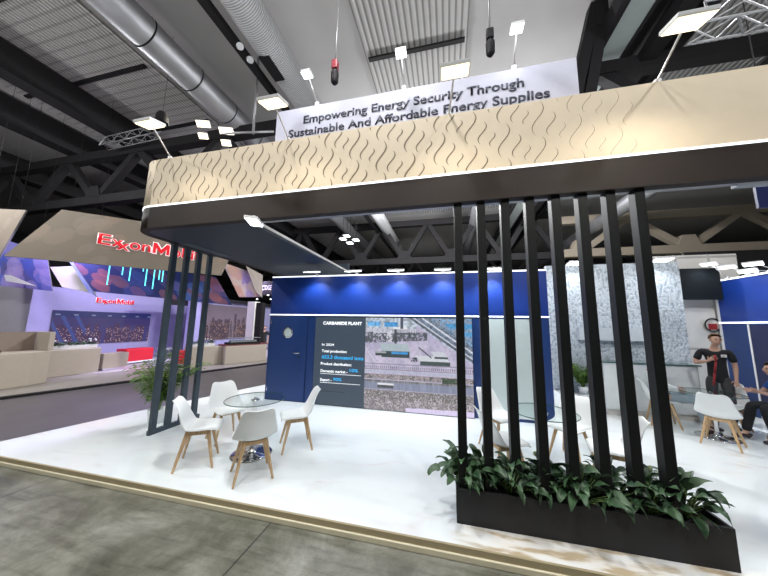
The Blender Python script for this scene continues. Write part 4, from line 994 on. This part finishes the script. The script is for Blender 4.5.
redbox(134, 363, 0, 'long red bench left of the slate slats', .52, 1.1)
redbox(185, 366, 0, 'red bench seen between the slate slats', .52, .5)
for px, py, lab in ((123, 351, 'small red stool box left of the white tables'), (140, 351, 'small red stool box behind the long red bench'), (158, 352, 'small red stool box just left of the first slate slat')):
    redbox(px, py, 0, lab, .30, .35)
for px, py, lab in ((131, 353, 'low white table between the small red stools'), (168, 357, 'white table behind the first slate slats')):
    p = at(px, py, z=HF+.05); t = thing('low_table', lab, 'table', p); MB().box((-.35, -.35, .42), (.35, .35, .46)).build('table_top', 'whitepaint', t, .01); MB().tube((0, 0, 0), (0, 0, .42), .04).build('leg', 'chrome', t); MB().lathe([(0, 0), (.22, 0), (.2, .02), (0, .02)]).build('base', 'chrome', t)
# coloured stage lights of the neighbouring stand
for x, y, z, e, col, lab in ((-12.0, 8.6, 4.6, 170, (.60, .48, 1), 'violet stage light over the lilac stand'), (-12.8, 6.3, 4.6, 120, (.66, .55, 1), 'violet stage light over the large beige counter'), (-10.6, 13, 4.4, 160, (.72, .62, 1), 'violet stage light over the second city picture')):
    t = thing('stage_light', lab, 'lamp', (x, y, z), 0, 'violet stage lights'); MB().lathe([(.1, .3), (.14, .2), (.16, 0)], n=16).build('lamp_body', 'steel', t); MB().tube((0, 0, .3), (0, 0, 9.9-z), .004, n=5).build('suspension', 'steel', t)
    l = add_light('AREA', (0, 0, -.02), e, col, .4); l.parent = t
t = thing('stage_light', 'white light aimed at the large hanging sign', 'lamp', (-7.6, 5.2, 7.2), 0, 'sign lights'); MB().lathe([(.1, .3), (.14, .2), (.16, 0)], n=16).build('lamp_body', 'steel', t); MB().tube((0, 0, .3), (0, 0, 2.75), .004, n=5).build('suspension', 'steel', t)
l = add_light('SPOT', (0, 0, -.05), 80, (1, .93, .86), .1, (-3.5, 3.2, -3), 1.5); l.parent = t
# far hall: dim stands so the distance is not empty
for i, (x0, x1, y, z1, m, lab) in enumerate(((-34, -19, 20, 3.2, 'greywall', 'distant grey stand wall at the far left'), (-12, -8.5, 26, 3.4, 'offwhite', 'distant pale stand wall left of the blue wall'), (-7, 4, 30, 3.6, 'greywall', 'distant stand wall behind the blue wall'), (8, 22, 24, 5.2, 'steel', 'distant dark stand behind the panel wall'))):
    tag(MB().box((x0, y, HF), (x1, y+.3, z1)).build('stand_wall', m), lab, 'wall')

# ------------------------------------------------------------------ people
def skinned(name, pts, edges, m, parent, sub=2, root=0):
    me = D.meshes.new(name); me.from_pydata([p[:3] for p in pts], edges, []); o = D.objects.new('tmp', me); COL.objects.link(o)
    o.modifiers.new('skin', 'SKIN'); 
    bpy.context.view_layer.objects.active = o
    if not me.skin_vertices:
        bm = bmesh.new(); bm.from_mesh(me); bm.verts.layers.skin.verify(); bm.to_mesh(me); bm.free()
    for i, p in enumerate(pts):
        sv = me.skin_vertices[0].data[i]; sv.radius = (p[3], p[4] if len(p) > 4 else p[3]); sv.use_root = (i == root)
    s = o.modifiers.new('sub', 'SUBSURF'); s.levels = sub; s.render_levels = sub
    bpy.context.view_layer.update()
    r = D.meshes.new_from_object(o.evaluated_get(bpy.context.evaluated_depsgraph_get())); D.objects.remove(o)
    r.materials.clear(); r.materials.append(M[m]); r.name = name
    for p in r.polygons: p.use_smooth = True
    return link(name, r, parent)

def figure(label, loc, rz, J, shirt, trousers, hairm, shoem='shoe', sleeve=.55, long_sleeve=False, shorts=False, bulk=1.0):
    """J: dict of joints in local coordinates, figure faces -Y, its left is +X"""
    t = thing('person', label, 'person', loc, rz)
    V = lambda k: Vector(J[k])
    pts, ed = [], []
    def add(p, r, r2=None, par=None):
        pts.append((p[0], p[1], p[2], r, r2 or r)); i = len(pts)-1
        if par is not None: ed.append((par, i))
        return i
    b = bulk
    pel = add(V('pelvis'), .088*b, .07*b); sp = add(V('pelvis').lerp(V('chest'), .5), .105*b, .078*b, pel); ch = add(V('chest'), .135*b, .095*b, sp)
    nb = add(V('neck'), .058, .055, ch); nk = add(V('neck').lerp(V('head'), .45), .050, .052, nb)
    hd = V('head'); f = (V('face') if 'face' in J else Vector((0, -1, 0))).normalized()
    h1 = add(hd+Vector((0, 0, -.035))+f*.012, .062, .07, nk); h2 = add(hd+Vector((0, 0, .045)), .078, .088, h1); h3 = add(hd+Vector((0, 0, .095)), .055, .062, h2)
    for sd in ('L', 'R'):
        s = add(V('sh'+sd), .056, .052, ch); e0 = add(V('sh'+sd).lerp(V('el'+sd), .5), .044, .044, s); e = add(V('el'+sd), .037, .037, e0); w0 = add(V('el'+sd).lerp(V('wr'+sd), .4), .036, .036, e); w = add(V('wr'+sd), .024, .026, w0)
        d = (V('wr'+sd)-V('el'+sd)).normalized(); hdv = V('hd'+sd)-V('wr'+sd) if 'hd'+sd in J else d*.09
        pl = add(V('wr'+sd)+hdv*.62, .034, .020, w)
        side = hdv.cross(Vector((0, 1, 0.2))).normalized() if abs(hdv.normalized().y) < .9 else Vector((1, 0, 0))
        cur = hdv.cross(side).normalized(); dn = hdv.normalized()
        for k, (off, ln) in enumerate(((-.03, .062), (-.01, .074), (.01, .068), (.03, .052))):
            a = add(V('wr'+sd)+hdv+side*off, .0095, .0095, pl); a2 = add(V('wr'+sd)+hdv+side*off*1.15+dn*ln*.55+cur*.012, .0085, .0085, a); add(V('wr'+sd)+hdv+side*off*1.15+dn*ln*.85+cur*.032, .0075, .0075, a2)
        sgn = -1 if sd == 'L' else 1
        a = add(V('wr'+sd)+hdv*.45+side*.042*sgn, .011, .011, pl); add(V('wr'+sd)+hdv*.8+side*.062*sgn+cur*.012, .0095, .0095, a)
    for sd in ('L', 'R'):
        h = add(V('hip'+sd), .07, .07, pel); k0 = add(V('hip'+sd).lerp(V('kn'+sd), .5), .07, .07, h); k = add(V('kn'+sd), .052, .054, k0); c = add(V('kn'+sd).lerp(V('an'+sd), .35), .05, .05, k); a = add(V('an'+sd), .034, .036, c)
        ft = V('ft'+sd); add(V('an'+sd).lerp(ft, .55)+Vector((0, 0, -.01)), .034, .028, a); add(ft, .03, .02, len(pts)-1)
    skinned('body', pts, ed, 'skin', t, 2)
    # shirt
    q, e2 = [], []
    def ad(p, r, r2=None, par=None):
        q.append((p[0], p[1], p[2], r, r2 or r)); i = len(q)-1
        if par is not None: e2.append((par, i))
        return i
    dn_ = (V('pelvis')-V('chest')).normalized()
    a0 = ad(V('pelvis')+dn_*.16, .150*b, .122*b); a = ad(V('pelvis')+dn_*.03, .155*b, .124*b, a0); m_ = ad(V('pelvis').lerp(V('chest'), .5), .140*b, .108*b, a); c = ad(V('chest'), .155*b, .112*b, m_); n = ad(V('neck')+(V('chest')-V('neck'))*.22, .088, .078, c)
    for sd in ('L', 'R'):
        s = ad(V('sh'+sd), .073, .070, c); k = ad(V('sh'+sd).lerp(V('el'+sd), .45), .062, .062, s); k = ad(V('sh'+sd).lerp(V('el'+sd), .78), .060, .060, k)
        if long_sleeve: k = ad(V('el'+sd), .05, .05, k); ad(V('wr'+sd), .036, .036, k)
    skinned('shirt', q, e2, shirt, t, 2)
    q, e2 = [], []
    a = ad(V('pelvis')+Vector((0, 0, .07)), .135*b, .108*b); a2 = ad(V('pelvis')-Vector((0, 0, .03)), .135*b, .112*b, a)
    for sd in ('L', 'R'):
        h = ad(V('hip'+sd), .102, .098, a2); k0 = ad(V('hip'+sd).lerp(V('kn'+sd), .5), .088, .086, h); k = ad(V('kn'+sd), .070, .072, k0)
        if not shorts: c = ad(V('kn'+sd).lerp(V('an'+sd), .4), .066, .064, k); ad(V('an'+sd)+Vector((0, 0, .02)), .056, .056, c)
    skinned('trousers', q, e2, trousers, t, 2)
    for sd in ('L', 'R'):
        an, ft = V('an'+sd), V('ft'+sd); d = (ft-an); d.z = 0
        q, e2 = [], []; a = ad(an+Vector((0, 0, -.02)), .044, .044); mm = ad(an.lerp(ft, .5)+Vector((0, 0, -.018)), .045, .034, a); ad(ft+d.normalized()*.02, .040, .028, mm)
        hl = ad(an-d.normalized()*.035+Vector((0, 0, -.045)), .036, .03, a)
        skinned('shoe', q, e2, shoem, t, 1)
    # hair cap, face
    hb = MB(); hb.ball((0, 0, 0), .101, (.88, 1.04, .98), 14); bm = hb.bm
    dele = [v for v in bm.verts if v.co.z < -.01+.06*(-v.co.y/.1) or (v.co.z < .062 and v.co.y < -.03)]
    bmesh.ops.delete(bm, geom=dele, context='VERTS')
    ho = hb.build('hair', hairm, t); ho.location = hd+Vector((0, 0, .052)); az = math.atan2(f.x, -f.y); ho.rotation_euler = (0, 0, az)
    s = ho.modifiers.new('thick', 'SOLIDIFY'); s.thickness = .012
    Rz = Matrix.Rotation(az, 3, 'Z'); fp = lambda x, y, z: hd+Rz @ Vector((x, y, z))
    for sx in (-1, 1):
        MB().ball((0, 0, 0), .011, (1.3, .6, .8), 8).build('eye', 'eye', t).location = fp(sx*.032, -.082, .035)
        MB().ball((0, 0, 0), .026, (.4, .7, 1.15), 8).build('ear', 'skin', t).location = fp(sx*.080, .0, .02)
    MB().ball((0, 0, 0), .017, (.75, 1.1, 1.5), 8).build('nose', 'skin', t).location = fp(0, -.094, .012)
    MB().ball((0, 0, 0), .017, (1.4, .5, .4), 8).build('mouth', 'lip', t).location = fp(0, -.080, -.03)
    return t, fp
g = at(714, 400, y=6.72)
mx_, my_ = at(716, 360, y=6.72).x, 6.72
stand = dict(pelvis=(0, 0, .95), chest=(0, 0, 1.30), neck=(0, -.015, 1.475), head=(.02, -.07, 1.60), face=(.35, -.9, 0), shL=(.185, 0, 1.40), shR=(-.185, 0, 1.40),
             elL=(.225, .01, 1.13), wrL=(.205, -.06, .90), hdL=(.20, -.08, .82), elR=(-.28, -.05, 1.16), wrR=(-.12, -.20, 1.22), hdR=(-.06, -.19, 1.27),
             hipL=(.09, 0, .90), hipR=(-.09, 0, .90), knL=(.11, -.02, .50), knR=(-.11, -.02, .50), anL=(.12, .02, .09), anR=(-.12, .02, .09), ftL=(.14, -.15, .035), ftR=(-.14, -.15, .035))
pm, fpm = figure('standing person in a black T-shirt with white chest patch holding a red strap', (mx_, my_, 0), math.atan2(-mx_*-1, my_)*-1+.15 if False else -.55, stand, 'blackcloth', 'charcoal', 'fairhair', bulk=.95)
MB().box((.055, -.132, 1.30), (.125, -.120, 1.35)).build('chest_patch', 'lampbody', pm, .003)
MB().bar((.075, -.134, 1.325), (.105, -.134, 1.325), .012, .008).build('patch_mark', 'blackcloth', pm)
tag(MB().path([(mx_-.13, my_-.17, 1.34), (mx_-.15, my_-.19, 1.20), (mx_-.17, my_-.16, 1.0), (mx_-.20, my_-.15, .78)], .016, 8).build('strap', 'redstrap'), 'dark red strap held by the standing person', 'strap')
sitL = dict(pelvis=(0, .04, .55), chest=(0, .12, .88), neck=(0, .10, 1.06), head=(0, .06, 1.19), face=(.1, -1, 0), shL=(.175, .10, .99), shR=(-.175, .10, .99),
            elL=(.25, -.02, .76), wrL=(.12, -.22, .68), hdL=(.07, -.28, .67), elR=(-.25, -.02, .76), wrR=(-.08, -.22, .70), hdR=(-.02, -.28, .69),
            hipL=(.09, .02, .53), hipR=(-.09, .02, .53), knL=(.10, -.45, .57), knR=(-.14, -.44, .55), anL=(.10, -.60, .10), anR=(-.16, -.50, .10), ftL=(.12, -.76, .035), ftR=(-.18, -.66, .035))
figure('seated person in a white shirt and grey jeans, half hidden by the last black slat', (3.98, 6.55, 0), faceto(.93, -.35)+PI, sitL, 'whitecloth', 'greyjean', 'hair', long_sleeve=True)
sitR = dict(pelvis=(0, .02, .55), chest=(0, -.04, .88), neck=(0, -.12, 1.04), head=(0, -.20, 1.15), face=(.1, -1, -.3), shL=(.165, -.05, .98), shR=(-.165, -.05, .98),
            elL=(.22, -.22, .78), wrL=(.16, -.44, .80), hdL=(.14, -.52, .83), elR=(-.22, -.20, .77), wrR=(-.12, -.40, .78), hdR=(-.08, -.47, .80),
            hipL=(.09, .0, .53), hipR=(-.09, .0, .53), knL=(.12, -.44, .57), knR=(-.10, -.44, .57), anL=(.14, -.36, .10), anR=(-.10, -.56, .10), ftL=(.15, -.51, .035), ftR=(-.11, -.72, .035))
figure('seated person in blue top and black trousers at the right edge, leaning forward', (5.42, 6.0, 0), faceto(-.98, .1)+PI, sitR, 'bluecloth', 'blackcloth', 'hair', bulk=.92)
stand2 = dict(stand); stand2.update(elR=(-.25, 0, 1.14), wrR=(-.26, -.08, .90), hdR=(-.26, -.10, .82))
p = at(263, 356, z=HF)
figure('distant person in dark clothes between the counter and the blue wall', (at(263, 350, y=13.6).x, 13.6, HF), .6, stand2, 'blackcloth', 'charcoal', 'hair')

# ------------------------------------------------------------------ world and colour management
w = D.worlds.new('world'); S.world = w; w.use_nodes = True
w.node_tree.nodes['Background'].inputs[0].default_value = (.8, .85, .9, 1); w.node_tree.nodes['Background'].inputs[1].default_value = .3
S.view_settings.view_transform = 'Standard'; S.view_settings.look = 'None'; S.view_settings.gamma = 1; S.view_settings.use_curve_mapping = False
S.view_settings.exposure = .08
